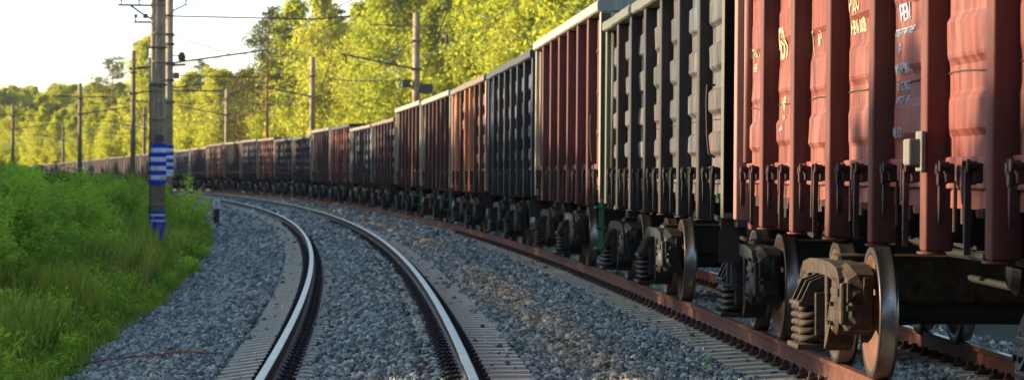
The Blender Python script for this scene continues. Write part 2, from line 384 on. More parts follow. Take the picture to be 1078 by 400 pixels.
def build_stones():
    protos = [rock(i) for i in range(10)]; pos = []; scl = []; rot = []; wm = []
    R_ = random.Random(3)
    bands = [(17.5, 30, 320, .053), (30, 46, 240, .058), (46, 75, 130, .077), (75, 120, 45, .13), (120, 200, 14, .19)]
    for (a, b, dens, sz) in bands:
        for (o0, o1) in ((-3.2, 8.5),):
            k = int((b - a) * (o1 - o0) * dens)
            S = rng.uniform(a, b, k); O = rng.uniform(o0, o1, k); U = rng.uniform(0, 1, k); Z = rng.uniform(-1, 1, k)
            for s, o, u, zz in zip(S, O, U, Z):
                d1 = abs(o); d2 = abs(o - D2)
                # keep the sleeper ends and the seats of the rails mostly clear
                if 1.36 > d1 > .42 and u > (.12 if d1 > .95 else .3): continue
                if 1.38 > d2 > .42 and u > (.05 if d2 > .95 else .22): continue
                if o < -1.8 and u > .4: continue
                if o > 7.9 and u > (8.5 - o) / .6: continue
                p = P(s, o, ballast_z(o))
                q = pix(p)
                if q[0] < -25 or q[0] > 1110 or q[1] > 425: continue
                z = sz * R_.choice((.45, .6, .75, .9, 1.05, 1.25, 1.6)) * (1.25 if 2.0 < o < 2.9 and u < .3 else 1)
                base = sz * .12 * zz + .03 * mnoise.noise(Vector((s * .7, o * 1.5, 0))) * (1 if 1.5 < o < 2.9 or o > 6 else .2)
                pos.append((p.x, p.y, p.z + base)); scl.append((z, z, z)); wm.append(warm_at(s, o) if R_.random() < .85 else 0)
    n = len(pos); rot = rng.uniform(-3.14, 3.14, (n, 3)); idx = rng.integers(0, 10, n)
    o = scatter('ballast_stones', protos, pos, rot, scl, idx, wm)
    tag(o, 'loose grey blue crushed stone filling the bed around both railway tracks', 'gravel', kind='stuff')
    print('stones', n)
build_stones()

# ------------------------------------------------------------------ rails
def rail_section():
    h = [(-.0365, -.002), (-.030, 0), (.030, 0), (.0365, -.004), (.0355, -.036), (.010, -.048), (.009, -.145), (.022, -.158), (.073, -.169), (.074, -.18), (-.074, -.18), (-.073, -.169), (-.022, -.158), (-.009, -.145), (-.010, -.048), (-.0355, -.036)]
    return h
def build_rail(fn, o0, side, head, label, s1=520):
    ss = list(np.arange(-5, 60, .8)) + list(np.arange(60, s1, 2.))
    sec = rail_section(); n = len(sec); vs = []; fs = []; ms = []
    for s in ss:
        for (a, z) in sec: vs.append(fn(s, o0 - a, z))
    mb = MB()
    for j in range(len(ss) - 1):
        for i in range(n):
            fs.append((j * n + i, j * n + (i + 1) % n, (j + 1) * n + (i + 1) % n, (j + 1) * n + i)); ms.append(1 if i in (0, 1, 2) else 0)
    mb.v = [tuple(v) for v in vs]; mb.f = fs; mb.m = ms
    me = mb.mesh('rail', [side, head]); mb.fixn(me)
    o = link('rail', me); tag(o, label, 'rail'); return o
T1 = lambda s, o, z=0.: P(s, o, z + .015)
build_rail(T1, .795, 'railside', 'railhead2', 'rusty brown near rail under the goods train, with no shine on top')
build_rail(T1, -.795, 'railside', 'railhead', 'far rail under the goods train, glinting behind the wheels')
build_rail(Q, .795, 'railside2', 'railhead', 'left polished rail of the empty track, curving in front of the green bank')
build_rail(Q, -.795, 'railside2', 'railhead', 'right polished rail of the empty track, beside the strip of brown stones with painted sun patches')

# ------------------------------------------------------------------ sleepers
def sleeper_mesh():
    mb = MB(); prof = [(-1.35, -.215, .095), (-1.05, -.195, .10), (-.55, -.185, .10), (-.3, -.225, .08), (.3, -.225, .08), (.55, -.185, .10), (1.05, -.195, .10), (1.35, -.215, .095)]
    vs = []
    for (y, zt, w) in prof: vs += [(-w, y, zt), (w, y, zt), (w + .03, y, zt - .2), (-w - .03, y, zt - .2)]
    fs = [(3, 2, 1, 0), tuple(range(28, 32))]
    for i in range(7):
        for k in range(4): fs.append((i * 4 + k, i * 4 + (k + 1) % 4, (i + 1) * 4 + (k + 1) % 4, (i + 1) * 4 + k))
    mb.add(vs, fs); me = mb.mesh('sleeper', 'concrete'); mb.fixn(me); return me
def fastener_mesh(mt):
    mb = MB(); mb.box(-.07, .07, -.19, .19, -.2, -.1815)
    for d in (-1, 1):
        y = d * .135
        mb.box(-.085, .085, y - .055, y + .055, -.19, -.168); mb.box(-.03, .03, y - d * .085 - .02, y + .035, -.168, -.15)
        mb.cyl((0, y, -.17), (0, y, -.105), .021, 8); mb.box(-.022, .022, y - .022, y + .022, -.145, -.118)
        mb.tube([(-.06, y + d * .03, -.16), (-.055, y - d * .06, -.148), (0, y - d * .075, -.14), (.055, y - d * .06, -.148), (.06, y + d * .03, -.16)], .011, 6)
    return mb.mesh('rail_fastener', mt)
SLm = sleeper_mesh(); FAm = fastener_mesh('fasten'); FAm2 = fastener_mesh('fasten2')
def place_sleepers(fn, s_start, cnt, label, group, cant, fa):
    proto = empty('sleeper', (0, 0, 0)); bd = SLm
    root = bpy.data.objects.new('sleeper', SLm); bpy.data.objects.remove(proto)
    for k in range(cnt):
        s = s_start + k * .545
        o = bpy.data.objects.new('sleeper', SLm); COL.objects.link(o)
        p = fn(s, 0, 0); a = cur(s)[2]; o.location = p
        o.rotation_mode = 'XYZ'; o.rotation_euler = (-cant, 0, a + R(90) + random.uniform(-.006, .006))
        tag(o, label, 'sleeper', group)
        for y in (.795, -.795):
            f = bpy.data.objects.new('rail_fastener', fa); COL.objects.link(f); f.parent = o; f.location = (0, y, 0)
    bpy.data.objects.remove(root)
    return s_start + cnt * .545
def far_sleepers(fn, s0_, s1_, nm, label):
    mb = MB(); s = s0_; src = [v.co.copy() for v in SLm.vertices]; fc = [tuple(p.vertices) for p in SLm.polygons]
    while s < s1_:
        x = []
        a = cur(s)[2]; c = fn(s, 0, 0)
        for v in src:
            q = fn(s, v.y, v.z) + Vector((-math.sin(a), math.cos(a), 0)) * v.x; x.append(q)
        mb.add(x, fc, 0); s += .545
    tag(link(nm, mb.mesh(nm, 'concrete')), label, 'sleepers', kind='stuff')
e1 = place_sleepers(Q, 19.0, 165, 'grey concrete sleeper under the empty shiny track', 'concrete sleepers of the empty track', CANT, FAm2)
e2 = place_sleepers(T1, 17.5, 130, 'grey concrete sleeper under the goods train', 'concrete sleepers of the train track', 0., FAm)
far_sleepers(Q, e1, 330, 'sleepers', 'far off concrete sleepers of the empty track merging into one strip')
far_sleepers(T1, e2, 330, 'sleepers', 'far off concrete sleepers beneath the distant wagons merging into one strip')

# ================================================================== WAGONS
HL = 6.4            # half body length
YW = 1.39           # wall plane
YO = 1.52           # outer face of posts
BAY = 2 * HL / 7
POSTX = [-HL + BAY * k for k in range(1, 7)]
def side_wall_mesh(bulged, seed, W_dent=.05):
    mb = MB(); edges = [-HL + .08] + POSTX + [HL - .08]
    z0, z1 = 1.56, 3.37; nz = 100; nxx = 22
    lv = [(1.70, 1.86), (2.08, 2.26), (2.48, 2.68), (2.90, 3.12)]
    for sgn in (1, -1):
        for bi in range(7):
            xa, xb = edges[bi] + .05, edges[bi + 1] - .05; vs = []
            for j in range(nz):
                z = z0 + (z1 - z0) * j / (nz - 1)
                for i in range(nxx):
                    t = i / (nxx - 1); x = xa + (xb - xa) * t
                    e = min(1, min(t, 1 - t) / .14)
                    d = 0.
                    if bulged:
                        for (a, b_) in lv:
                            a += .03 * mnoise.noise(Vector((bi * 3.1, a, seed))); m = .038
                            d = max(d, min(1, max(0, (z - a + m) / m)) * min(1, max(0, (b_ + m - z) / m)))
                        d = d * W_dent * smooth(e)
                        d += .018 * mnoise.noise(Vector((x * 1.3, z * 1.9, seed + 9))) * e + .007 * mnoise.noise(Vector((x * 5, z * 4, seed + 3))) * e + .05 * e * max(0, mnoise.noise(Vector((x * .5, z * .9, seed)))) 
                    else:
                        d = .012 * mnoise.noise(Vector((x * 1.3, z * 1.3, seed))) * e
                        if bi in (0, 6):
                            for zz in (1.95, 2.45, 2.95): d += .03 * max(0, 1 - abs(z - zz) / .05) * e
                    vs.append((x, sgn * (YW + d), z))
            fs = []
            for j in range(nz - 1):
                for i in range(nxx - 1):
                    q = (j * nxx + i, j * nxx + i + 1, (j + 1) * nxx + i + 1, (j + 1) * nxx + i); fs.append(q if sgn < 0 else q[::-1])
            mb.add(vs, fs)
            if bulged and sgn > 0:                                       # cracked weld seam between the two plates
                zc = 1.99; pts = []
                for i in range(13):
                    x = xa + .03 + (xb - xa - .06) * i / 12
                    pts.append((x, YW + .004 + .022 * mnoise.noise(Vector((x * 1.3, zc * 1.9, seed + 9))) + .05 * max(0, mnoise.noise(Vector((x * .5, zc * .9, seed)))) * min(1, min(i, 12 - i) / 12 / .14),
                                zc + .02 * mnoise.noise(Vector((x * 1.7, 3, seed))) + .012 * (i / 12)))
                mb.tube(pts, .0055, 5, 1)
                for xe in (xa + .02, ):                                 # open gap beside the post
                    mb.box(xe - .035, xe - .012, YW - .01, YW + .006, 1.6, 2.0, 1)
        # lower chord and its flange
        mb.cbox(-HL, HL, sgn * YW if sgn > 0 else -YW - .035, sgn * YW + .035 if sgn > 0 else -YW, 1.40, 1.565, .012)
        mb.box(-HL, HL, (YW - .05) * sgn if sgn > 0 else -YW - .0, YW + .0 if sgn > 0 else -(YW - .05), 1.30, 1.40)
        # sheet's inner skin
        mb.box(-HL + .05, HL - .05, sgn * (YW - .03) - .004, sgn * (YW - .03) + .004, 1.36, 3.37)
        if sgn < 0:
            for x in POSTX: mb.cbox(x - .09, x + .09, -YO, -YW + .03, 1.06, 3.35, .01)
    return mb.mesh('side_wall', ['panel', 'seam'])
def post_mesh():
    mb = MB(); mb.cbox(-.085, .085, YW - .02, YO, 1.07, 3.36, .014)
    mb.prism([(-.10, YW + .02), (-.095, YO + .012), (.095, YO + .012), (.10, YW + .02)], 'z', 1.055, 1.068)
    mb.box(-.125, .125, YW - .01, YW + .066, 1.405, 1.55)
    return mb.mesh('side_post', 'paint', True)
def corner_mesh():
    mb = MB(); mb.cbox(-.02, .16, YW - .02, YO - .01, 1.10, 3.36, .012); mb.cbox(.10, .16, YW - .30, YO - .012, 1.14, 3.36, .01)
    mb.box(-.10, -.02, YW, YW + .06, 1.57, 3.36)
    return mb.mesh('corner_post', 'trim', True)
def top_rail_mesh(wavy, seed):
    mb = MB()
    def zz(x, k): return (.028 * mnoise.noise(Vector((x * .45, seed, k))) + .012 * mnoise.noise(Vector((x * 2.2, seed, k)))) if wavy else .002 * mnoise.noise(Vector((x, seed, k)))
    n = 60
    for sgn in (1, -1):
        vs = []
        for i in range(n + 1):
            x = -HL - .16 + (2 * HL + .32) * i / n; d = zz(x, sgn)
            ring = [(YW - .05, 3.365), (YO + .01, 3.365), (YO + .035, 3.38), (YO + .035, 3.47), (YO + .01, 3.5), (YW - .05, 3.5)]
            vs += [(x, sgn * y + d * .3, z + (d if i not in (0, n) else 0)) for (y, z) in ring]
        fs = [(i * 6 + k, i * 6 + (k + 1) % 6, (i + 1) * 6 + (k + 1) % 6, (i + 1) * 6 + k) for i in range(n) for k in range(6)] + [tuple(range(6)), tuple(range(n * 6, n * 6 + 6))]
        mb.add(vs, fs)
    for sx in (1, -1): mb.cbox(sx * (HL + .1) - .07, sx * (HL + .1) + .07, -YW + .049, YW - .049, 3.37, 3.505, .01)
    me = mb.mesh('top_rail', 'trim'); mb.fixn(me); return me
def end_wall_mesh(bulged):
    mb = MB(); mb.box(.0, .03, -YW + .01, YW - .01, 1.34, 3.37)
    for z in (1.75, 2.25, 2.75, 3.15): mb.cbox(.03, .11, -YW + .03, YW - .03, z - .06, z + .06, .02)
    for y in (-.55, .55): mb.cbox(.0301, .14, y - .07, y + .07, 1.3, 3.36, .012)
    mb.cbox(-.05, .16, -YW + .0, YW - .0, 1.02, 1.339, .012)
    return mb.mesh('end_wall', 'paint', False)
def under_mesh():
    mb = MB(); mb.box(-HL + .06, HL - .06, -YW + .06, YW - .06, 1.325, 1.36)
    mb.box(-HL, HL, -.20, .20, .93, 1.324); mb.box(-HL, HL, -.28, .28, .93, .955)
    for x in POSTX + [-4.325, 4.325]:
        mb.prism([(-1.36, 1.15), (-.2, .98), (.2, .98), (1.36, 1.15), (1.36, 1.324), (-1.36, 1.324)], 'x', x - .07, x + .07)
    for b in (-1, 1):                                                  # hatch leaves under the floor
        for k in range(7):
            xa = -HL + .35 + k * 1.75; mb.box(xa, xa + 1.5, b * .25, b * 1.3, 1.29, 1.323) if b > 0 else mb.box(xa, xa + 1.5, -1.3, -.25, 1.29, 1.323)
    # side gusset triangles near the ends
    for sx in (-1, 1):
        for sy in (-1, 1):
            mb.prism([(sx * 6.3, 1.3), (sx * 4.4, 1.3), (sx * 5.2, .98), (sx * 6.3, 1.05)], 'y', sy * 1.02 - .012, sy * 1.02 + .012)
    me = mb.mesh('underframe', 'trim'); mb.fixn(me); return me
def latch_mesh(kind):
    mb = MB(); y0 = YW + .058
    mb.cbox(-.05, .05, y0, y0 + .05, 1.43, 1.53, .01)                   # bracket
    for (x, z, r) in ((-.045, 1.515, .024), (.045, 1.50, .022), (.0, 1.45, .026)):
        mb.cyl((x, y0 + .03, z), (x, y0 + .07, z), r, 10); mb.cyl((x, y0 + .065, z), (x, y0 + .082, z), r * 1.4, 6)
    if kind == 0:
        mb.prism([(-.028, 1.5), (.028, 1.5), (.033, 1.36), (.018, 1.12), (-.006, 1.08), (-.012, 1.2), (-.03, 1.36)], 'y', y0 + .055, y0 + .085)
        mb.prism([(.03, 1.54), (.075, 1.50), (.07, 1.38), (.04, 1.33), (.03, 1.42)], 'y', y0 + .045, y0 + .09)
        mb.lathe([(.0, 1.26), (.05, 1.265), (.055, 1.30), (.03, 1.31), (0, 1.31)], 'z', 12, (-.08, y0 - .01, 0))
    else:
        mb.prism([(-.018, 1.48), (.022, 1.48), (.03, 1.34), (.0, 1.22), (-.02, 1.34)], 'y', y0 + .04, y0 + .075)
        mb.box(-.12, .12, y0 - .08, y0 - .06, 1.22, 1.34)
        mb.cyl((.06, y0 - .02, 1.44), (.06, y0 - .02, 1.18), .012, 8)
    me = mb.mesh('hatch_latch', 'paint'); mb.fixn(me); return me
def step_mesh():
    mb = MB()
    for x in (-.16, .16): mb.cbox(x - .02, x + .02, 1.36, 1.40, .50, 1.36, .006)
    for z in (.53, .80, 1.06): mb.cbox(-.17, .17, 1.33, 1.47, z - .012, z + .012, .005)
    return mb.mesh('step_ladder', 'trim')
def hang_mesh():
    mb = MB(); mb.prism([(0, 1.2), (.03, 1.2), (.06, .72), (.03, .72)], 'y', 1.36, 1.5)
    mb.prism([(-.004, 1.0), (.0, 1.0), (.03, .72), (.026, .72)], 'y', 1.34, 1.52); return mb.mesh('foot_board', 'trim')
def handrail_mesh():
    mb = MB(); y = YO - .02
    mb.tube([(0, y, 2.25), (0, y + .07, 2.25), (-.03, y + .08, 2.1), (-.02, y + .07, 1.8), (0, y + .05, 1.65), (0, y, 1.62)], .011, 6)
    return mb.mesh('handrail', 'seam')
def coupler_mesh():
    mb = MB(); mb.cbox(-.1, .32, -.12, .12, .92, 1.14, .03)
    mb.prism([(.3, -.14), (.5, -.2), (.62, -.17), (.60, -.02), (.5, .0), (.56, .1), (.52, .17), (.3, .14)], 'z', .90, 1.16)
    mb.tube([(.1, .3, 1.15), (.25, .34, .95), (.35, .33, .62), (.5, .28, .5), (.6, .2, .6)], .026, 8)
    me = mb.mesh('coupler', 'under'); mb.fixn(me); return me
def brake_mesh():
    mb = MB(); mb.lathe([(0, -.3), (.15, -.3), (.17, -.26), (.17, .05), (.12, .1), (.05, .12), (0, .12)], 'y', 20, (.6, .3, .88))
    mb.cyl((-1.8, -.45, .86), (-.8, -.45, .86), .19, 16); mb.tube([(-4, .45, 1.0), (-1, .5, .95), (2, .5, .95), (4, .45, 1.0)], .03, 6)
    mb.tube([(-3.2, .2, .7), (3.2, .2, .75)], .025, 6)
    return mb.mesh('brake_gear', 'under', False)
# bogie
def bogie_mesh():
    mb = MB()
    for sy in (1, -1):
        def yb(a, b_): return (sy * a, sy * b_) if sy > 0 else (sy * b_, sy * a)
        ya, yc = yb(.90, 1.10)
        # cast side frame: arched top chord, belly, columns and diagonal struts
        top = [(-1.10, .62), (-1.06, .73), (-.92, .80), (-.55, .835), (0, .84), (.55, .835), (.92, .80), (1.06, .73), (1.10, .62), (.98, .62), (.90, .69), (.5, .725), (0, .735), (-.5, .725), (-.90, .69), (-.98, .62)]
        n = 16; mb.prism(top, 'y', ya, yc)
        bot = [(-.78, .52), (-.42, .22), (-.3, .17), (.3, .17), (.42, .22), (.78, .52), (.70, .62), (.36, .32), (.28, .27), (-.28, .27), (-.36, .32), (-.70, .62)]
        mb.prism(bot, 'y', ya, yc)
        for sx in (-1, 1):
            mb.cbox(min(sx * .30, sx * .40), max(sx * .30, sx * .40), ya, yc, .26, .73, .015)
            mb.cbox(min(sx * .68, sx * .78), max(sx * .68, sx * .78), ya, yc, .48, .74, .015)
            # jaw over the axle box
            mb.cbox(min(sx * 1.03, sx * 1.15), max(sx * 1.03, sx * 1.15), ya, yc, .40, .70, .02)
            # axle box with its front cap
            mb.lathe([(0, .0), (.15, .0), (.155, .05), (.155, .24), (.12, .27), (0, .28)], 'y', 20, (sx * .925, sy * .86 if sy > 0 else -.86 - .28, .475))
            mb.cbox(sx * .925 - .17, sx * .925 + .17, *yb(.88, 1.12), .60, .66, .015)
            for dx, dz in ((.07, .07), (-.07, .07), (.07, -.07), (-.07, -.07)): mb.cyl((sx * .925 + dx, sy * 1.10, .475 + dz), (sx * .925 + dx, sy * 1.155, .475 + dz), .017, 6)
            # shoulder casting with a window
            y2, y3 = yb(.92, 1.07)
            mb.cbox(sx * .5 - .04, sx * .5 + .04, y2, y3, .5, .73, .012)
        # spring seat, bolster end above the springs with slanted webs
        s0_, s1_ = yb(.96, 1.30); mb.cbox(-.30, .30, s0_, s1_, .175, .215, .012); mb.cbox(-.27, .27, *yb(.96, 1.29), .495, .53, .01)
        mb.prism([(sy * .96, .53), (sy * 1.27, .53), (sy * 1.20, .68), (sy * 1.05, .74), (sy * .96, .74)], 'x', -.27, -.235)
        mb.prism([(sy * .96, .53), (sy * 1.27, .53), (sy * 1.20, .68), (sy * 1.05, .74), (sy * .96, .74)], 'x', .235, .27)
        mb.prism([(sy * .96, .53), (sy * 1.27, .53), (sy * 1.20, .68), (sy * 1.05, .74), (sy * .96, .74)], 'x', -.02, .02)
        mb.cbox(-.33, -.28, *yb(1.08, 1.17), .28, .60, .01); mb.cbox(.28, .33, *yb(1.08, 1.17), .28, .60, .01)   # friction wedges
        # brake hangers
        for sx in (-1, 1): mb.tube([(sx * .45, sy * .98, .82), (sx * .47, sy * 1.0, .6), (sx * .44, sy * .9, .4)], .02, 6)
    mb.cbox(-.2, .2, -1.0, 1.0, .50, .88, .04)
    for sx in (-1, 1): mb.cyl((sx * .40, -.75, .42), (sx * .40, .75, .42), .045, 8)
    me = mb.mesh('bogie', 'shaded_iron'); mb.fixn(me); return me
def bogie_cover_mesh():
    # rounded end casting that hides the axle end when seen along the train
    mb = MB(); sec = []
    for (x, h0, h1, y0, y1) in ((-1.18, .42, .66, .88, 1.02), (-1.13, .36, .76, .86, 1.07), (-.95, .34, .82, .86, 1.10), (-.78, .5, .84, .88, 1.10)):
        sec.append([(x, y0, h0), (x, y1 - .03, h0), (x, y1, h0 + .05), (x, y1, h1 - .10), (x, y1 - .03, h1 - .04), (x, y1 - .09, h1), (x, y0, h1)])
    for i in range(3):
        n = 7; vs = sec[i] + sec[i + 1]
        mb.add(vs, [(k, (k + 1) % n, (k + 1) % n + n, k + n) for k in range(n)])
    mb.add(sec[0], [tuple(range(7))])
    return mb
def spring_mesh():
    mb = MB()
    for (x, y) in ((-.205, 1.165), (.0, 1.165), (.205, 1.165)):
        pts = []; turns = 4.4; n = 64
        for i in range(n + 1):
            a = 2 * math.pi * turns * i / n; pts.append((x + .082 * math.cos(a), y + .095 * math.sin(a), .235 + .25 * i / n))
        mb.tube(pts, .023, 8)
        mb.cyl((x, y, .22), (x, y, .49), .04, 8)
    return mb.mesh('spring_group', 'shaded_iron', True)
def wheel_mesh():
    mb = MB(); prof = [(.055, .87), (.11, .87), (.125, .86), (.13, .80), (.20, .775), (.34, .795), (.405, .815), (.42, .85), (.475, .852), (.478, .84), (.482, .765), (.505, .745), (.503, .725), (.49, .72), (.42, .722), (.405, .74), (.34, .755), (.2, .735), (.14, .71), (.13, .66), (.09, .66)]
    mids = [0, 0, 0, 0, 0, 0, 0, 1, 1, 2, 2, 2, 1, 1, 0, 0, 0, 0, 0, 0]
    mb.lathe(prof, 'y', 56, (0, 0, .478), 0, mids); me = mb.mesh('wheel', ['rustwheel', 'wheelrim', 'tread'], True); mb.fixn(me); return me
def axle_mesh():
    mb = MB(); mb.lathe([(.0, -1.05), (.07, -1.05), (.07, -.88), (.095, -.86), (.095, -.66), (.08, -.5), (.08, .5), (.095, .66), (.095, .86), (.07, .88), (.07, 1.05), (0, 1.05)], 'y', 18, (0, 0, .478))
    me = mb.mesh('axle', 'under', True); mb.fixn(me); return me
WM = dict(wallA=[side_wall_mesh(True, 1, .028), side_wall_mesh(True, 4, .046), side_wall_mesh(True, 7, .042)], wallB=[side_wall_mesh(False, 2)], post=post_mesh(), corner=corner_mesh(),
          topA=top_rail_mesh(True, 1), topB=top_rail_mesh(False, 2), end=end_wall_mesh(True), under=under_mesh(), l0=latch_mesh(0), l1=latch_mesh(1),
          step=step_mesh(), hang=hang_mesh(), hand=handrail_mesh(), coup=coupler_mesh(), brake=brake_mesh(), bogie=bogie_mesh(), spring=spring_mesh(), wheel=wheel_mesh(), axle=axle_mesh())
def make_cover():
    out = bogie_cover_mesh()
    # recessed window frames on the casting
    for (ya, yb_, za, zb) in ((.90, .94, .56, .74), (1.02, 1.06, .56, .70), (.90, 1.06, .50, .54)): out.cbox(-1.205, -1.17, ya, yb_, za, zb, .006)
    me = out.mesh('axle_box_cover', 'shaded_iron', False); out.fixn(me); return me
WM['cover'] = make_cover()
S0, PITCH = 25.1097, 13.9264
def hexlin(r, g, b):  # sRGB 0-255 to linear
    f = lambda c: ((c / 255) / 12.92) if c / 255 < .04045 else (((c / 255) + .055) / 1.055) ** 2.4
    return (f(r), f(g), f(b), 1)
CREAM = (.26, .23, .15, 1); OLIVE = (.20, .20, .15, 1); DARK = (.03, .032, .036, 1); GREEN = (.015, .10, .045, 1); GRIME = (.012, .010, .009, 1)
RED = (.145, .031, .018, 1); MAROON = (.085, .022, .018, 1); BROWN = (.10, .035, .022, 1); NAVY = (.022, .030, .045, 1); PLUM = (.075, .045, .065, 1)
SLATE = (.060, .056, .064, 1); RUST = (.30, .12, .07, 1); CHAR = (.030, .032, .030, 1)
# kind, body, posts (mostly darker, shade of their near faces put into the paint), trim, corner, underframe, roof height, label
WAG = [
 ('A', RED, (.085, .020, .013, 1), RED, (.25, .12, .09, 1), GRIME, 3.5, 'nearest wagon of the train, faded coral red with white stencilled numbers on its dented panels'),
 ('A', CHAR, (.020, .017, .016, 1), (.085, .09, .065, 1), (.085, .085, .06, 1), GRIME, 3.41, 'blackish wagon with buckled olive top rail and strongly bulging panels, behind the red one'),
 ('B', MAROON, (.085, .026, .022, 1), (.24, .25, .20, 1), CREAM, GREEN, 3.73, 'tall maroon wagon with whitish top rail and cream corners, standing higher than its black neighbour'),
 ('A', NAVY, (.010, .014, .020, 1), (.03, .035, .04, 1), NAVY, GRIME, 3.64, 'blue black wagon with dark top rail, left of the tall maroon wagon'),
 ('A', BROWN, (.055, .025, .018, 1), (.13, .10, .075, 1), (.42, .24, .17, 1), GRIME, 3.65, 'brown wagon with orange rusted posts and a pinkish near corner, fifth from the camera'),
 ('B', MAROON, (.065, .022, .018, 1), (.22, .21, .17, 1), CREAM, GREEN, 3.68, 'right one of two flat sided maroon wagons with pale cream corners'),
 ('B', (.08, .022, .018, 1), (.062, .021, .017, 1), (.25, .24, .18, 1), CREAM, GREEN, 3.73, 'left one of two flat sided maroon wagons with pale cream corners'),
 ('A', (.11, .04, .055, 1), (.10, .035, .045, 1), (.22, .15, .12, 1), (.10, .09, .10, 1), GRIME, 3.44, 'dark wine red lower wagon with pale scuffed bulges, left of the cream cornered pair'),
 ('A', SLATE, (.055, .05, .062, 1), (.24, .22, .18, 1), (.28, .27, .24, 1), GRIME, 3.42, 'slate purple low wagon with a pale grey corner, ninth from the camera'),
 ('A', (.17, .06, .045, 1), (.14, .05, .04, 1), (.05, .05, .05, 1), (.27, .15, .12, 1), GRIME, 3.66, 'red brown wagon with a dark top edge, tenth from the camera'),
 ('B', (.13, .075, .06, 1), (.11, .065, .055, 1), (.22, .2, .16, 1), (.32, .28, .2, 1), GRIME, 3.70, 'grey brown wagon with one pale corner, eleventh from the camera'),
 ('A', PLUM, (.065, .045, .06, 1), (.10, .09, .09, 1), (.18, .12, .10, 1), GRIME, 3.47, 'low plum coloured wagon, twelfth from the camera'),
 ('A', SLATE, (.05, .045, .055, 1), (.10, .09, .085, 1), (.10, .08, .08, 1), GRIME, 3.5, 'dull slate wagon with mottled scuffs, thirteenth from the camera'),
 ('A', (.15, .05, .04, 1), (.12, .045, .04, 1), (.20, .16, .12, 1), (.34, .20, .14, 1), GRIME, 3.66, 'reddish brown wagon with a row of pale scuffs, fourteenth from the camera'),
 ('A', (.07, .05, .085, 1), (.06, .045, .07, 1), (.20, .18, .15, 1), (.2, .14, .12, 1), GRIME, 3.7, 'violet grey wagon, fifteenth from the camera'),
 ('B', (.10, .065, .06, 1), (.09, .06, .055, 1), (.2, .18, .14, 1), (.28, .22, .15, 1), GRIME, 3.68, 'plain dark brown wagon, sixteenth from the camera'),
 ('A', (.13, .055, .045, 1), (.11, .05, .04, 1), (.15, .13, .11, 1), (.3, .2, .13, 1), GRIME, 3.66, 'brown wagon with orange rust streaks, seventeenth from the camera'),
 ('B', PLUM, (.065, .05, .06, 1), (.2, .18, .15, 1), (.25, .17, .12, 1), GRIME, 3.5, 'plum wagon with an orange lower corner, eighteenth from the camera'),
 ('A', (.07, .06, .09, 1), (.065, .055, .08, 1), (.2, .19, .18, 1), (.22, .2, .18, 1), GRIME, 3.48, 'pale violet wagon with three rows of white scuffs, just right of the striped poles'),
 ('A', (.09, .08, .11, 1), (.08, .07, .1, 1), (.2, .2, .2, 1), (.25, .24, .22, 1), GRIME, 3.45, 'greyish wagon half hidden by the striped poles'),
]
far_cols = [((.13, .06, .06, 1), 'brown far wagon showing over the shrubs directly left of the striped poles'), ((.12, .07, .06, 1), 'brown far wagon over the shrubs, second left of the striped poles'),
            ((.10, .05, .06, 1), 'dark wine far wagon over the shrubs, third left of the striped poles'), ((.15, .08, .07, 1), 'rosy brown far wagon over the shrubs, fourth left of the striped poles'),
            ((.10, .08, .08, 1), 'grey brown far wagon over the shrubs, fifth left of the striped poles'), ((.14, .06, .05, 1), 'red brown far wagon over the shrubs beside the slim far mast'),
            ((.12, .07, .06, 1), 'brown far wagon almost hidden by the tall bush'), ((.1, .06, .06, 1), 'far brown wagon hidden behind the shrubs near the left edge'), ((.12, .06, .05, 1), 'last wagon of the train, brown, behind the shrubs at the left edge')]
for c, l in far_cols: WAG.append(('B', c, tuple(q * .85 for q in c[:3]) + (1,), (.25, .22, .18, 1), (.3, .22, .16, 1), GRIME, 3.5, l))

def text_mesh(body, size, mt):
    cu = bpy.data.curves.new('t', 'FONT'); cu.body = body; cu.size = size; cu.extrude = .0012; cu.align_x = 'LEFT'; cu.resolution_u = 3
    cu.offset = size * .012
    o = bpy.data.objects.new('t', cu); COL.objects.link(o); dg = bpy.context.evaluated_depsgraph_get(); dg.update()
    me = bpy.data.meshes.new_from_object(o.evaluated_get(dg)); bpy.data.objects.remove(o); me.materials.clear(); me.materials.append(M[mt]); return me

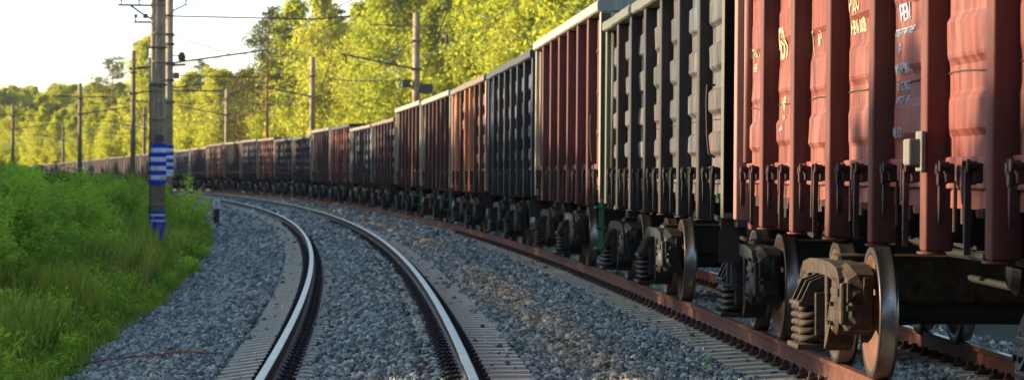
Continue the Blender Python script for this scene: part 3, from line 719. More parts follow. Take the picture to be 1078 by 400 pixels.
def make_wagon(i, spec):
    kind, body, posts, trim, corner, und, ht, label = spec
    if i > 6:  # shade on the far wagons is put into their paint colours
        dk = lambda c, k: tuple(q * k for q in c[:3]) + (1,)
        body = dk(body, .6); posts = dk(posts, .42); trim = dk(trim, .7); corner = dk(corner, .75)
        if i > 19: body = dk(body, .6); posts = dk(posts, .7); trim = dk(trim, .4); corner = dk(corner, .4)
    s_end = S0 + i * PITCH; sm = s_end - HL
    p = P(sm, 0, .015); q0 = P(sm - 4.3, 0); q1 = P(sm + 4.3, 0); h = math.atan2(q1.y - q0.y, q1.x - q0.x)
    root = empty('freight_wagon', p, h); tag(root, label, 'wagon', 'open freight wagons coupled in one train')
    pitchy = math.atan2(q1.z - q0.z, 8.6); root.rotation_euler[1] = -pitchy
    sc = (ht - 1.07) / (3.5 - 1.07)
    def part(name, me, color, loc=(0, 0, 0), rz=0., scale_z=True, parent=root, mirror=None):
        o = link(name, me, parent)
        if scale_z: o.scale = (1, 1, sc); o.location = (loc[0], loc[1], loc[2] + 1.07 * (1 - sc))
        else: o.location = loc
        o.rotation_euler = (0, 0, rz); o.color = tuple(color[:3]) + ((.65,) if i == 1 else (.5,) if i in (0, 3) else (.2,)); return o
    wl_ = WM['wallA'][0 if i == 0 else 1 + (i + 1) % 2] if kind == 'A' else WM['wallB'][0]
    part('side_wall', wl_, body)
    for k, x in enumerate(POSTX):
        c = posts
        if i == 4 and k in (2, 3, 5): c = (.45, .17, .07, 1)
        if i in (13, 16, 9) and k in (1, 4): c = (.26, .09, .05, 1)
        part('side_post', WM['post'], c, (x, 0, 0))
    for sx in (-1, 1):
        o = part('corner_post', WM['corner'], corner, (sx * HL, 0, 0))
        if sx < 0: o.scale[0] = -1
        part('end_wall', WM['end'], body, (sx * HL, 0, 0), 0 if sx > 0 else math.pi)
    part('top_rail', WM['topA'] if kind == 'A' else WM['topB'], trim)
    uf = part('underframe', WM['under'], und, scale_z=False)
    if und is GRIME: uf.material_slots[0].link = 'OBJECT'; uf.material_slots[0].material = M['under']
    edges = [-HL] + POSTX + [HL]
    if i < 12:
        lc = tuple(q * .30 for q in posts[:3]) + (1,)
        for b_ in range(7):
            for d, mk in ((.55, 'l0'), (1.32, 'l1')): part('hatch_latch', WM[mk], lc, (edges[b_] + d, 0, 0), scale_z=False)
    part('step_ladder', WM['step'], GREEN if und is GREEN else (.03, .028, .027, 1), (-HL + (.04 if und is GREEN else .3), .08 if und is GREEN else 0, -.02), scale_z=False)
    if i < 8 and und is not GREEN: part('foot_board', WM['hang'], (.02, .018, .018, 1), (-HL + .02, 0, 0), scale_z=False)
    if i < 8: part('handrail', WM['hand'], body, (-HL + .55, 0, 0), scale_z=False)
    part('brake_gear', WM['brake'], und, scale_z=False)
    for sx in (-1, 1):
        part('coupler', WM['coup'], und, (sx * HL, 0, 0), 0 if sx > 0 else math.pi, scale_z=False)
        b_ = part('bogie', WM['bogie'], und, (sx * 4.325, 0, 0), scale_z=False)
        for wx in (-.925, .925):
            a = link('axle', WM['axle'], b_); a.location = (wx, 0, 0)
            for r_ in (0, math.pi): w = link('wheel', WM['wheel'], b_); w.location = (wx, 0, 0); w.rotation_euler = (0, 0, r_)
        for r_ in (0, math.pi): g = link('spring_group', WM['spring'], b_); g.rotation_euler = (0, 0, r_)
        for cx, cy in ((1, 1), (1, -1), (-1, 1), (-1, -1)): link('axle_box_cover', WM['cover'], b_).scale = (cx, cy, 1)
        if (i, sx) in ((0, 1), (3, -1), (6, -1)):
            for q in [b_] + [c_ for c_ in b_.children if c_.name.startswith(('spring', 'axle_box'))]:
                q.material_slots[0].link = 'OBJECT'; q.material_slots[0].material = M['sunlit_iron']
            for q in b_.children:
                if q.name.startswith('wheel'): q.material_slots[0].link = 'OBJECT'; q.material_slots[0].material = M['sunlit_wheel']
    return root
wagons = [make_wagon(i, w) for i, w in enumerate(WAG)]

# stencilled writing on the red wagon
def stencil(wagon, body, size, x_far, z, mt='letter', wid=1.0, surf=None):
    me = text_mesh(body, size, mt); o = link('lettering', me, wagon)
    # local X runs away from the camera on the left-hand side, so the text reads from far to near
    for v in me.vertices:
        x, y = v.co.x * wid, v.co.y; xw = x_far - x; zw = z + y
        v.co = Vector((xw, v.co.z, zw))
    # drape over the dented sheet
    from mathutils.bvhtree import BVHTree
    global _bvh
    if '_bvh' not in globals():
        w = WM['wallA'][0]; _bvh = BVHTree.FromPolygons([v.co.copy() for v in w.vertices], [tuple(p_.vertices) for p_ in w.polygons])
    for v in me.vertices:
        hit = _bvh.ray_cast(Vector((v.co.x, 1.9, v.co.z)), Vector((0, -1, 0)))
        yy = hit[0].y if hit[0] else YW
        v.co.y = yy + .004 + v.co.y
    me.update(); return o
W1 = wagons[0]
# bay k runs from edges[k] to edges[k+1]; the farthest bay of the red wagon is k = 7 here
def bx(k, f): return -HL + BAY * k - f * 1.14
stencil(W1, 'ГОРЯЕМ 5', .085, bx(7, .10), 2.415, wid=1.25)
stencil(W1, 'НВР', .085, bx(7, .22), 2.30, wid=1.25)
stencil(W1, '459', .33, bx(6, .08), 2.34, wid=.9)
stencil(W1, '00', .15, bx(6, .42), 1.95, wid=1.1); stencil(W1, 'Ш', .15, bx(6, .42), 1.80, wid=1.4)
stencil(W1, '71', .24, bx(5, .12), 2.30, wid=.85); stencil(W1, 'м³', .15, bx(5, .46), 2.35, wid=1.)
stencil(W1, 'РДС', .14, bx(4, .22), 2.50, wid=1.7); stencil(W1, 'НВ И000В', .12, bx(4, .15), 2.36, wid=1.15)
stencil(W1, 'РЕМ', .13, bx(3, .28), 2.35, 'letter2', 1.4); stencil(W1, 'ПРЕДПРИЯТИЕ', .06, bx(3, .13), 2.265, 'letter2', 1.55)
stencil(W1, 'КР', .075, bx(3, .30), 2.16, 'letter2', 1.6)
stencil(W1, 'АКМАНРЕМ №63', .075, bx(3, .14), 2.05, 'letter2', 1.05); stencil(W1, 'СТ-ТЕПЛОВС', .065, bx(3, .16), 1.955, 'letter2', 1.25)
stencil(W1, 'КРТЗИ-ААК', .065, bx(3, .18), 1.875, 'letter2', 1.35); stencil(W1, '28.06 2010 г', .085, bx(3, .13), 1.685, 'letter2', 1.1)
# small grey junction box fixed over one post of the red wagon
mb = MB(); mb.cbox(-.09, .09, YO, YO + .09, 1.52, 1.66, .012); mb.cbox(-.13, .05, YO + .005, YO + .03, 1.49, 1.70, .006)
o = link('junction_box', mb.mesh('junction_box', 'paint'), W1); o.location = (POSTX[1], 0, 0); o.color = (.14, .13, .10, 1)

# ================================================================== POLES AND WIRES
def pole_body(h, w, style):
    mb = MB()
    if style == 'H':                                   # paired flanges with a web and battens
        n = 10
        for sx in (-1, 1):
            vs = []
            mb.tube([(sx * w * .30, 0, -1.2), (sx * w * .27, 0, h)], [w * .19, w * .155], 10)
        mb.box(-w * .3, w * .3, -.05, .05, -1.2, h - .1)
        for k in range(12): mb.box(-w * .44, w * .44, -.11, .11, .6 + k * h / 12, .66 + k * h / 12)
    elif style == 'round': mb.tube([(0, 0, -1.2), (0, 0, h * .5), (0, 0, h)], [w / 2, w / 2 * .9, w / 2 * .8], 16)
    return mb
def band(mb, z0, z1, r, mi): mb.tube([(0, 0, z0), (0, 0, z1)], r, 20, mi, True)
def insul(p, q, r=.06):
    mb = MB(); p = Vector(p); q = Vector(q); n = 5
    pts = []; rs = []
    for i in range(n * 2 + 1): pts.append(p.lerp(q, i / (n * 2))); rs.append(r if i % 2 else r * .4)
    mb.tube(pts, rs, 10); return mb
WIRES = {}
def pole(name, s, o, base, h, w, style, mat, label, arms=True, to=None, side=1, extras=None, tilt=0.):
    """arms reach from the pole to the track centre `to` (metres of o)."""
    p = P(s, o, base); a = cur(s)[2]
    root = empty(name, p, a if side > 0 else a + math.pi, 0)      # local +X points to the tracks
    tag(root, label, 'pole')
    me = pole_body(h, w, style).mesh('mast', mat, True); b = link('mast', me, root)
    if arms:
        L = abs(o - to); zr = 6.9 - base; zt = 8.35 - base
        mb = MB(); x1 = L + .3
        mb.tube([(0, 0, zr), (x1, 0, zr + .75)], .045, 8); mb.tube([(0, 0, zt), (x1 * .62, 0, zr + .48)], .022, 6)
        mb.box(-.28, .28, -.3, .3, zr - .06, zr + .06); mb.box(-.25, .25, -.28, .28, zt - .05, zt + .05)
        br = link('bracket_arm', mb.mesh('bracket_arm', 'steel'), root)
        link('insulator', insul((L, 0, zr + .72), (L, 0, zr + .25)).mesh('insulator', 'insul'), br)
        link('insulator', insul((.35, 0, zr + .05), (.85, 0, zr + .15)).mesh('insulator', 'insul'), br)
        mb = MB(); zc = 5.95 - base
        mb.tube([(.2, 0, zc + .35), (L - .2, 0, zc + .30), (L + .9, 0, zc + .42)], .022, 6); mb.tube([(L + .9, 0, zc + .4), (L, 0, zc)], .014, 6)
        mb.tube([(.2, 0, zc + .35), (L * .6, 0, zr + .45)], .012, 5)
        link('steady_arm', mb.mesh('steady_arm', 'steel'), root)
    if extras: extras(root, base)
    return root
def cross(root, z, x0, x1, r=.03, pins=(), parent=None, up=0.):
    mb = MB(); mb.tube([(x0, 0, z), (x1, 0, z + up)], r, 6)
    for x in pins: mb.cyl((x, 0, z + up * (x - x0) / (x1 - x0)), (x, 0, z + .14 + up * (x - x0) / (x1 - x0)), .02, 6); mb.lathe([(0, z + .13), (.05, z + .14), (.06, z + .19), (.03, z + .25), (0, z + .26)], 'z', 10, (x, 0, up * (x - x0) / (x1 - x0)))
    return link('cross_arm', mb.mesh('cross_arm', 'steel'), root)
# striped pair (left of the tracks); heights of the bands are metres above the rail head
def ex_main(root, base):
    for (z0, z1, n, nm) in ((1.10, 2.36, 9, 'striped_band'),):
        mb = MB(); hh = (z1 - z0) / n
        for k in range(n):
            mb.prism([(-.27, -.14), (.27, -.14), (.27, .14), (-.27, .14)], 'z', z0 + k * hh - base, z0 + (k + 1) * hh - base, 0 if k % 2 == 0 else 1)
        tag(link('painted_band', mb.mesh('painted_band', ['blue', 'white']), root), 'upper blue and white striped band')
    mb = MB(); z = -.28; q = lambda z_: z_ - base
    for (a, b_, mi) in ((-.28, -.05, 0), (-.05, .0, 1), (.0, .12, 0), (.12, .18, 1), (.18, .27, 0)): mb.prism([(-.25, -.15), (.25, -.15), (.25, .15), (-.25, .15)], 'z', q(a), q(b_), mi)
    mb.prism([(-.02, q(-.28)), (.20, q(-.28)), (.18, q(-.55)), (.12, q(-.62)), (.04, q(-.58)), (.03, q(-.4))], 'y', -.16, .16)
    tag(link('painted_band', mb.mesh('painted_band', ['blue', 'white']), root), 'lower blue band with two white lines and a ragged blue patch below')
    cross(root, 6.62 - base, -1.25, .2, .03, (-1.15, -.6)); cross(root, 6.1 - base, -.75, .2, .03, (-.7,))
    mb = MB(); mb.tube([(-.85, 0, 6.6 - base), (-.45, 0, 6.33 - base), (-.2, 0, 6.2 - base)], .03, 6); mb.cbox(-.47, -.33, -.06, .06, 6.22 - base, 6.36 - base, .02)
    link('brace', mb.mesh('brace', 'steel'), root)
    mb = MB()
    for z in (4.15, 5.3, 7.3): mb.box(-.28, .28, -.15, .15, z - base, z + .05 - base)
    mb.box(-.06, .2, -.17, -.13, 2.42 - base, 2.62 - base)
    link('clamp', mb.mesh('clamp', 'steel'), root)
    mb = MB(); mb.cyl((-.22, -.2, -.5 - base), (-.24, -.2, 5 - base), .025, 6); link('cable_conduit', mb.mesh('cable_conduit', 'steel'), root)
MAIN = pole('overhead_line_pole', 97, 9.55, -1.05, 10.6, .52, 'H', 'poleconc', 'thick weathered concrete pole with blue and white bands, the nearer of the striped pair', True, D2, 1, ex_main)
def ex_second(root, base):
    mb = MB(); z0, z1 = 1.25, 2.83; n = 9; hh = (z1 - z0) / n
    for k in range(n): mb.tube([(0, 0, z0 + k * hh - base), (0, 0, z0 + (k + 1) * hh - base)], .245, 18, k % 2 if k else 1)
    tag(link('painted_band', mb.mesh('painted_band', ['blue', 'white'], True), root), 'blue and white striped band')
    cross(root, 9.2 - base, -.5, .9, .04, (.8,), up=.7); cross(root, 5.55 - base, -.3, 2.6, .03)
    mb = MB(); mb.lathe([(0, 7.0 - base), (.16, 7.05 - base), (.2, 7.25 - base), (.12, 7.45 - base), (0, 7.5 - base)], 'z', 12, (.62, 0, 0)); mb.cyl((0, 0, 7.3 - base), (.6, 0, 7.3 - base), .03, 6); link('insulator', mb.mesh('insulator', 'insul'), root)
    mb = MB()
    for z in (4.9, 6.0, 7.8): mb.tube([(0, 0, z - base), (0, 0, z + .12 - base)], .27, 12)
    link('clamp', mb.mesh('clamp', 'steel'), root)
    mb = MB(); mb.cbox(.2, .5, -.15, .1, 6.15 - base, 6.45 - base, .03); tag(link('clamp', mb.mesh('clamp', 'redclamp'), root), 'red clamp')
pole('overhead_line_pole', 157, 9.15, -1.05, 12.2, .44, 'round', 'poleconc', 'slimmer concrete pole with blue and white bands, half behind the thick striped one', True, D2, 1, ex_second)
def ex_third(root, base):
    cross(root, 8.6 - base, -.3, 3.6, .09, up=.35); cross(root, 6.4 - base, -.5, 3.2, .03); cross(root, 10.6 - base, -.1, .1, .02)
    mb = MB(); mb.cyl((0, 0, 9.3 - base), (0, 0, 10.9 - base), .03, 6); link('spike', mb.mesh('spike', 'steel'), root)
pole('overhead_line_pole', 218, 9.15, -1.05, 10.9, .36, 'round', 'poleold', 'grey pole with a heavy dark arm, left of the striped pair', True, D2, 1, ex_third)
def ex_far(root, base):
    cross(root, 8.5 - base, -2.5, 3.0, .05, (-2.2,)); cross(root, 7.9 - base, -.3, 4.2, .03)
    mb = MB(); mb.cyl((0, 0, 9.0 - base), (0, 0, 11.0 - base), .025, 6); link('spike', mb.mesh('spike', 'steel'), root)
pole('overhead_line_pole', 287, 8.9, -1.3, 11., .42, 'round', 'poleold', 'pole with a thin spike and short arms above the middle of the shrubs', True, D2, 1, ex_far)
pole('overhead_line_pole', 352, 9.4, -1.6, 11.2, .42, 'round', 'poleold', 'leftmost of all the poles', True, D2, 1, ex_far)
# right-hand poles behind the train
def ex_right(root, base):
    cross(root, 9.15 - base, -1.6, 2.4, .03); mb = MB()
    mb.tube([(-1.55, 0, 9.1 - base), (-.25, 0, 7.3 - base)], .02, 6); mb.lathe([(0, 8.2 - base), (.07, 8.25 - base), (.09, 8.5 - base), (.05, 8.7 - base), (.02, 9.1 - base)], 'z', 10, (-1.6, 0, 0)); link('insulator', mb.mesh('insulator', 'insul'), root)
    mb = MB(); mb.cbox(-.85, -.2, -.2, .2, 5.65 - base, 6.15 - base, .03); mb.cbox(.3, .75, -.15, .15, 5.95 - base, 6.35 - base, .04); mb.cyl((.1, 0, 6.0 - base), (.5, 0, 6.0 - base), .05, 8)
    link('switch_box', mb.mesh('switch_box', 'steel'), root)
pole('overhead_line_pole', 161, -3.65, -1.0, 10.8, .46, 'round', 'poleconc', 'concrete pole with a hanging insulator and a small box, rising behind the maroon wagons', True, 0., -1, ex_right)
pole('overhead_line_pole', 221, -3.6, -1.0, 10.7, .44, 'round', 'poleconc', 'bare topped pole behind the train with a long thin arm to its left', True, 0., -1)
pole('overhead_line_pole', 284, -4.1, -1.2, 10.4, .46, 'round', 'poleconc', 'short looking pale pole behind the train with a slanting strut', True, 0., -1)
pole('overhead_line_pole', 341, -3.6, -1.4, 10.6, .42, 'round', 'poleold', 'thin pole seen just left of the striped pair, behind the train', True, 0., -1)
pole('overhead_line_pole', 401, -3.6, -1.9, 10.6, .40, 'round', 'poleold', 'thinnest far pole, between the spiked pole and the left edge', True, 0., -1)
pole('overhead_line_pole', 37, 9.4, -1.05, 10.6, .44, 'round', 'poleconc', 'pole left of the camera, outside the photo', True, D2, 1)

def wire(label, pts, r=.014):
    cu = MB(); cu.tube(pts, r, 5); o = link('overhead_wire', cu.mesh('overhead_wire', 'wire')); tag(o, label, 'wire'); return o
def run(track, offs, z_at, sag, s_list, rr=.014, label=''):
    pts = []
    for j in range(len(s_list) - 1):
        a, b_ = s_list[j], s_list[j + 1]; n = 12
        for i in range(n + (j == len(s_list) - 2)):
            t = i / n; s = a + (b_ - a) * t; oo = offs[j % len(offs)] * (1 - t) + offs[(j + 1) % len(offs)] * t
            pts.append(P(s, track + oo, z_at - sag * 4 * t * (1 - t)))
    return wire(label, pts, rr)
LS = [37, 97, 157, 218, 287, 352, 415, 475]; RS = [41, 101, 161, 221, 284, 341, 401, 461]
run(D2, (.3, -.3), 5.95, .03, LS, .011, 'contact wire over the empty track, the lower of its two wires')
run(D2, (0, 0), 7.62, 1.3, LS, .011, 'sagging carrier wire over the empty track')
run(0, (.3, -.3), 5.95, .03, RS, .011, 'contact wire over the goods train, the lower of its two wires')
run(0, (0, 0), 7.62, 1.3, RS, .011, 'sagging carrier wire over the goods train')
run(9.4, (.9, .9), 6.75, .6, LS[1:], .007, 'feeder wire running along the left side poles')
run(-3.7, (-1.6, -1.6), 8.2, .8, RS, .008, 'feeder wire behind the train along the right side poles')
# droppers belong to the wires they tie together: short verticals over the empty track
# guy wires
def at_pole(s, o, z): return P(s, o, z)
wire('slanting wire coming down to the pole behind the maroon wagons', [P(101, -.2, 8.3), P(161, -3.5, 4.9)], .022)
wire('slanting wire coming down to the bare topped pole behind the train', [P(157, 1.0, 7.3), P(221, -3.3, 5.0)], .022)
wire('wire rising to the right above the nearer striped pole', [P(218, 7.9, 6.3), P(101, 1.3, 8.2)], .022)

# kilometre picket beside the track
pk = P(132, 7.45, -.75); rt = empty('picket_post', pk, cur(132)[2]); tag(rt, 'short dark post with a white numbered head at the edge of the gravel', 'marker post')
mb = MB(); mb.cbox(-.125, .125, -.09, .09, -.2, .72, .02); mb.cbox(-.32, .32, -.25, .25, -.3, .04, .03); link('post', mb.mesh('post', 'black'), rt)
mb = MB(); mb.cbox(-.16, .16, -.11, .11, .70, 1.08, .02); mb.cbox(-.10, .10, -.09, .09, 1.08, 1.13, .01); hd = link('number_plate', mb.mesh('number_plate', 'white'), rt)
tm = text_mesh('1', .34, 'black')
for v in tm.vertices: v.co = Vector((v.co.x - .09, -.112 - v.co.z, .78 + v.co.y))
link('digit', tm, hd)
# low concrete block beside the picket
mb = MB(); mb.cbox(-.6, .35, -.2, .2, -.1, .16, .03); o = link('concrete_block', mb.mesh('concrete_block', 'poleold')); o.location = P(141, 8.0, -.62); o.rotation_euler = (0, 0, .2); tag(o, 'low weathered concrete block in the gravel just behind the picket post', 'block')
# rusty rod lying over the gravel, bottom left
pts = []
for i in range(34):
    t = i / 33; s = 37.2 - 6.9 * t; oo = 9.1 - 3.1 * t
    z = max(ballast_z(oo), -1.0) + .065 + .03 * math.sin(t * 3.1) + .012 * math.sin(t * 14)
    pts.append(P(s + .6 * math.sin(t * 3), oo, z))
o = wire('', pts, .010); o.name = 'rusty_rod'; o.data.materials.clear(); o.data.materials.append(M['rod']); tag(o, 'bent rusty rod lying across the gravel at the lower left', 'rod')

# ================================================================== VEGETATION
def leaf_quads(mb, pts, size, rr, mi=0, up=.3, asp=.6, droop=0.):
    for p in pts:
        n = Vector((rr.gauss(0, 1), rr.gauss(0, 1), rr.gauss(0, 1) + up)).normalized(); u = n.orthogonal().normalized()
        u = (Matrix.Rotation(rr.uniform(0, 6.28), 3, n) @ u); w = n.cross(u); s = size * rr.uniform(.6, 1.35)
        mb.add([p - u * s * .5, p + w * s * asp * .5 - u * s * .05, p + u * s * .5, p - w * s * asp * .5 - u * s * .05], [(0, 1, 2, 3)], mi)
def birch_mesh(seed, h, cw, narrow=1., size=.27, count=13000):
    rr = random.Random(seed); tk = MB()
    bend = [Vector((0, 0, 0))]
    for i in range(1, 9): bend.append(Vector((bend[-1].x + rr.uniform(-.12, .12), bend[-1].y + rr.uniform(-.12, .12), h * .96 * i / 8)))
    r0 = h * .0085
    tk.tube([b - Vector((0, 0, .6 if i == 0 else 0)) for i, b in enumerate(bend)], [r0 * (1 - i / 9.5) for i in range(9)], 8)
    cl = []
    nb = 46
    for k in range(nb):
        t = .20 + .78 * (k / nb) + rr.uniform(-.02, .02); i = min(7, int(t * 8 / .96)); z = h * t
        base = bend[i].lerp(bend[i + 1], (z - bend[i].z) / max(.01, bend[i + 1].z - bend[i].z)); base.z = z
        prof = (1 - ((t - .42) / .60) ** 2) if t > .42 else (.55 + .45 * (t - .2) / .22)
        L = cw * max(.12, prof) * rr.uniform(.55, 1.15); a = rr.uniform(0, 6.283); d = Vector((math.cos(a), math.sin(a), 0))
        e = base + d * L + Vector((0, 0, L * rr.uniform(.25, .75) * narrow)); m_ = base.lerp(e, .5) + Vector((0, 0, L * .12))
        tk.tube([base, m_, e, e + d * .2 - Vector((0, 0, .4))], [r0 * .3, r0 * .2, r0 * .1, .01], 5)
        for q in (.35, .6, .82, 1.0, 1.08): cl.append((base.lerp(e, q), .25 + .28 * L * rr.uniform(.7, 1.3)))
    lf = MB(); per = count // len(cl)
    for (c, r) in cl:
        if rr.random() < .05: continue
        pts = []
        for _ in range(int(per * rr.uniform(.5, 1.5))):
            v = Vector((rr.gauss(0, .5), rr.gauss(0, .5), rr.gauss(0, .55))) * r; pts.append(c + v + Vector((0, 0, -r * .4 * rr.random())))
        leaf_quads(lf, pts, size, rr, up=.2)
    return tk, lf
def pine_mesh(seed, h, cw):
    rr = random.Random(seed); tk = MB(); lf = MB(); r0 = h * .011
    tk.tube([(0, 0, -.6), (.1, 0, h * .5), (0, .1, h * .97)], [r0, r0 * .7, r0 * .2], 8)
    for k in range(34):
        t = .45 + .54 * k / 34; z = h * t; L = cw * (1 - ((t - .5) / .55) ** 2 * .9) * rr.uniform(.6, 1.1); a = rr.uniform(0, 6.28)
        d = Vector((math.cos(a), math.sin(a), 0)); b0 = Vector((0, 0, z)); e = b0 + d * L + Vector((0, 0, L * rr.uniform(-.1, .35)))
        tk.tube([b0, b0.lerp(e, .6) - Vector((0, 0, .1)), e], [r0 * .3, r0 * .18, .02], 5)
        for q in (.5, .8, 1.0):
            c = b0.lerp(e, q); r = .55 + .2 * L
            leaf_quads(lf, [c + Vector((rr.gauss(0, .5) * r, rr.gauss(0, .5) * r, rr.gauss(0, .22) * r + .1)) for _ in range(34)], .34, rr, up=.8, asp=.35)
    return tk, lf
def spruce_mesh(seed, h, cw):
    rr = random.Random(seed); tk = MB(); lf = MB(); r0 = h * .01
    tk.tube([(0, 0, -.6), (0, 0, h)], [r0, .02], 8)
    z = h * .08
    while z < h * .985:
        t = z / h; L = cw * (1 - t) ** .85 + .15
        for k in range(7):
            a = rr.uniform(0, 6.28); d = Vector((math.cos(a), math.sin(a), 0)); l = L * rr.uniform(.7, 1.15)
            b0 = Vector((0, 0, z)); e = b0 + d * l - Vector((0, 0, l * .28)); tk.tube([b0, e], [.03, .01], 4)
            for q in (.3, .5, .7, .88, 1.0):
                c = b0.lerp(e, q); leaf_quads(lf, [c + Vector((rr.gauss(0, .22), rr.gauss(0, .22), rr.gauss(-.08, .12))) for _ in range(6)], .30, rr, up=.6, asp=.4)
        z += h * .036
    return tk, lf
def tree_proto(kind, seed, h, cw, **kw):
    tk, lf = {'birch': birch_mesh, 'pine': pine_mesh, 'spruce': spruce_mesh}[kind](seed, h, cw, **kw)
    return (tk.mesh('trunk', {'birch': 'birch', 'pine': 'pinebark', 'spruce': 'bark'}[kind], True), lf.mesh('crown', 'leaf_' + kind))
BIR = [tree_proto('birch', 10 + i, 15., 2.1 + .25 * (i % 3), narrow=1. + .3 * (i % 2)) for i in range(6)]
BUSHY = [tree_proto('birch', 30 + i, 15., 3.0) for i in range(2)]
PIN = [tree_proto('pine', 40 + i, 17., 2.6) for i in range(2)]; SPR = [tree_proto('spruce', 50 + i, 16., 2.4) for i in range(2)]
def put_tree(name, pr, p, sc, rz, label, group=None, cat='tree', wide=1.):
    r = empty(name, p, rz); r.scale = (sc * wide, sc * wide, sc); tag(r, label, cat, group)
    link('trunk', pr[0], r); link('crown', pr[1], r); return r
def gz(p, s, o): return ground_z(s, o) + drop(min(s, 360))
placed = []; cand = []
rr = random.Random(11)
LAB = {'birch': ('birch_tree', 'yellow green birch in the sunlit wood behind the train', 'birches of the wood behind the train'),
       'pine': ('pine_tree', 'orange trunked pine', 'pines of the wood behind the train'),
       'spruce': ('spruce_tree', 'darker spruce among the birches behind the train', 'spruces of the wood behind the train')}
tries = 0
while len(placed) < 285 and tries < 60000:
    tries += 1
    s = rr.uniform(95, 520); o = -12.5 - abs(rr.gauss(0, 1)) * 32
    if o < -110: continue
    x, y, a = cur(s); px = x - math.cos(a) * o; py = y - math.sin(a) * o
    u = 539 + F_PX * px / py
    if u < -50 or u > 660: continue
    mind = 4.2 + .03 * abs(o + 12) if o > -30 else 6.5
    if any((px - q[0]) ** 2 + (py - q[1]) ** 2 < mind ** 2 for q in placed): continue
    placed.append((px, py, s, o, u))
for (px, py, s, o, u) in placed:
    k = rr.random(); kind = 'birch' if k < .84 else ('pine' if k < .93 else 'spruce')
    if s > 380 and kind == 'spruce': kind = 'birch'
    if kind == 'birch': pr = rr.choice(BIR + BUSHY[:1])
    else: pr = rr.choice(PIN if kind == 'pine' else SPR)
    sc = rr.uniform(.8, 1.1) * (1.2 if u > 290 else .92 if u > 185 else .80)
    nm, lb, gp = LAB[kind]
    where = ('left of the striped poles' if u < 150 else 'just right of the striped poles' if u < 241 else 'left of the bare topped pole' if u < 327 else 'between the bare topped pole and the pole with the box' if u < 438 else 'right of the pole with the box')
    row = ('at the front edge of the wood' if o > -24 else 'in the middle of the wood' if o > -48 else 'high at the back of the wood')
    look = {'birch': ('bushy pale birch' if pr is BUSHY[0] else 'slim yellow green birch'), 'pine': 'orange trunked pine', 'spruce': 'dark spruce'}[kind]
    lb = look + ' ' + row + ' ' + where; lb = ' '.join(lb.split()[:16])
    put_tree(nm, pr, (px, py, gz(None, s, o) - .1), sc, rr.uniform(0, 6.28), lb, gp, wide=rr.uniform(.9, 1.2))
print('trees', len(placed))
# the two that stand out against the sky
def put_at(u, depth, pr, name, top_y, label, wide=1., h0=17.):
    x = (u - 539) / F_PX * depth; s, o = so_of(x, depth); g = gz(None, s, o)
    top = CAM_H + (HORIZ + ROLL * (u - 539) - top_y) / F_PX * depth
    put_tree(name, pr, (x, depth, g - .1), (top - g) / h0, rr.uniform(0, 6), label, wide=wide)
put_at(281, 300, PIN[0], 'pine_tree', 6, 'tall dark pine standing up against the sky above the birches', 1.0)
put_at(150, 400, BIR[2], 'birch_tree', 36, 'thin leafed tree against the sky just behind the thick striped pole', .8, 15.)
put_at(118, 430, PIN[1], 'pine_tree', 58, 'brownish pine rising over the wood left of the striped poles', 1.1)
# far wood on the hill at the left
fr = random.Random(5); n = 0
pos = []; rot = []; scl = []; idx = []
for k in range(1500):
    y = fr.uniform(540, 900); u = fr.uniform(-60, 330); x = (u - 539) / F_PX * y
    s, o = so_of(x, y)
    z = min(ground_z(s, o) + drop(360), 60); k_ = fr.uniform(.85, 1.15)
    if len(pos) < 1300: pos.append((x, y, z)); rot.append((0, 0, fr.uniform(0, 6.28))); scl.append((k_ * 1.4, k_ * 1.4, k_)); idx.append(fr.randrange(4))
fm = []
for pr in (BIR[0], BIR[1], BUSHY[1], BUSHY[0]):
    me = pr[1].copy(); fm.append(me)
o = scatter('distant_wood', fm, pos, rot, scl, idx); tag(o, 'distant hazy wood covering the low hill at the upper left', 'wood', kind='stuff')

# belt of trees along the left boundary: outside the photo, it throws the evening shade over the gravel
br = random.Random(8)
def belt():
    pos = []; rot = []; scl = []; idx = []; s = -50.
    def add(s, o, h, wd):
        p = P(s, o, 0); g = ground_z(s, o) + drop(min(s, 360)); k = h / 15.
        pos.append((p.x, p.y, g - .2)); rot.append((0, 0, br.uniform(0, 6.28))); scl.append((k * wd, k * wd, k)); idx.append(br.randrange(2))
    while s < 430:
        s2 = s + br.uniform(-.5, .5)
        if not (BELT_GAP[0] < s2 < BELT_GAP[1]): add(s2, 27 + br.uniform(-1.5, 1.5), 8.75 + (.45 if s < 26 else 0) + br.uniform(-.4, .4) + (1.3 * smooth((s - 48) / 20) + .5 * smooth((s - 90) / 30)) * br.uniform(.6, 1.2), 1.7)
        add(s + 1.4, 24 + br.uniform(-1, 1), 6.4 + br.uniform(-.3, .3), 2.3)
        s += br.uniform(2.4, 3.2)
    ms = []
    for tk_, lf_ in BUSHY:
        me = lf_.copy(); ms.append(me)
    o = scatter('boundary_wood', ms, pos, rot, scl, idx); tag(o, 'dense belt of bushy young birches left of the photo', 'wood', kind='stuff')
BELT_GAP = (26.4, 32.2)
belt()

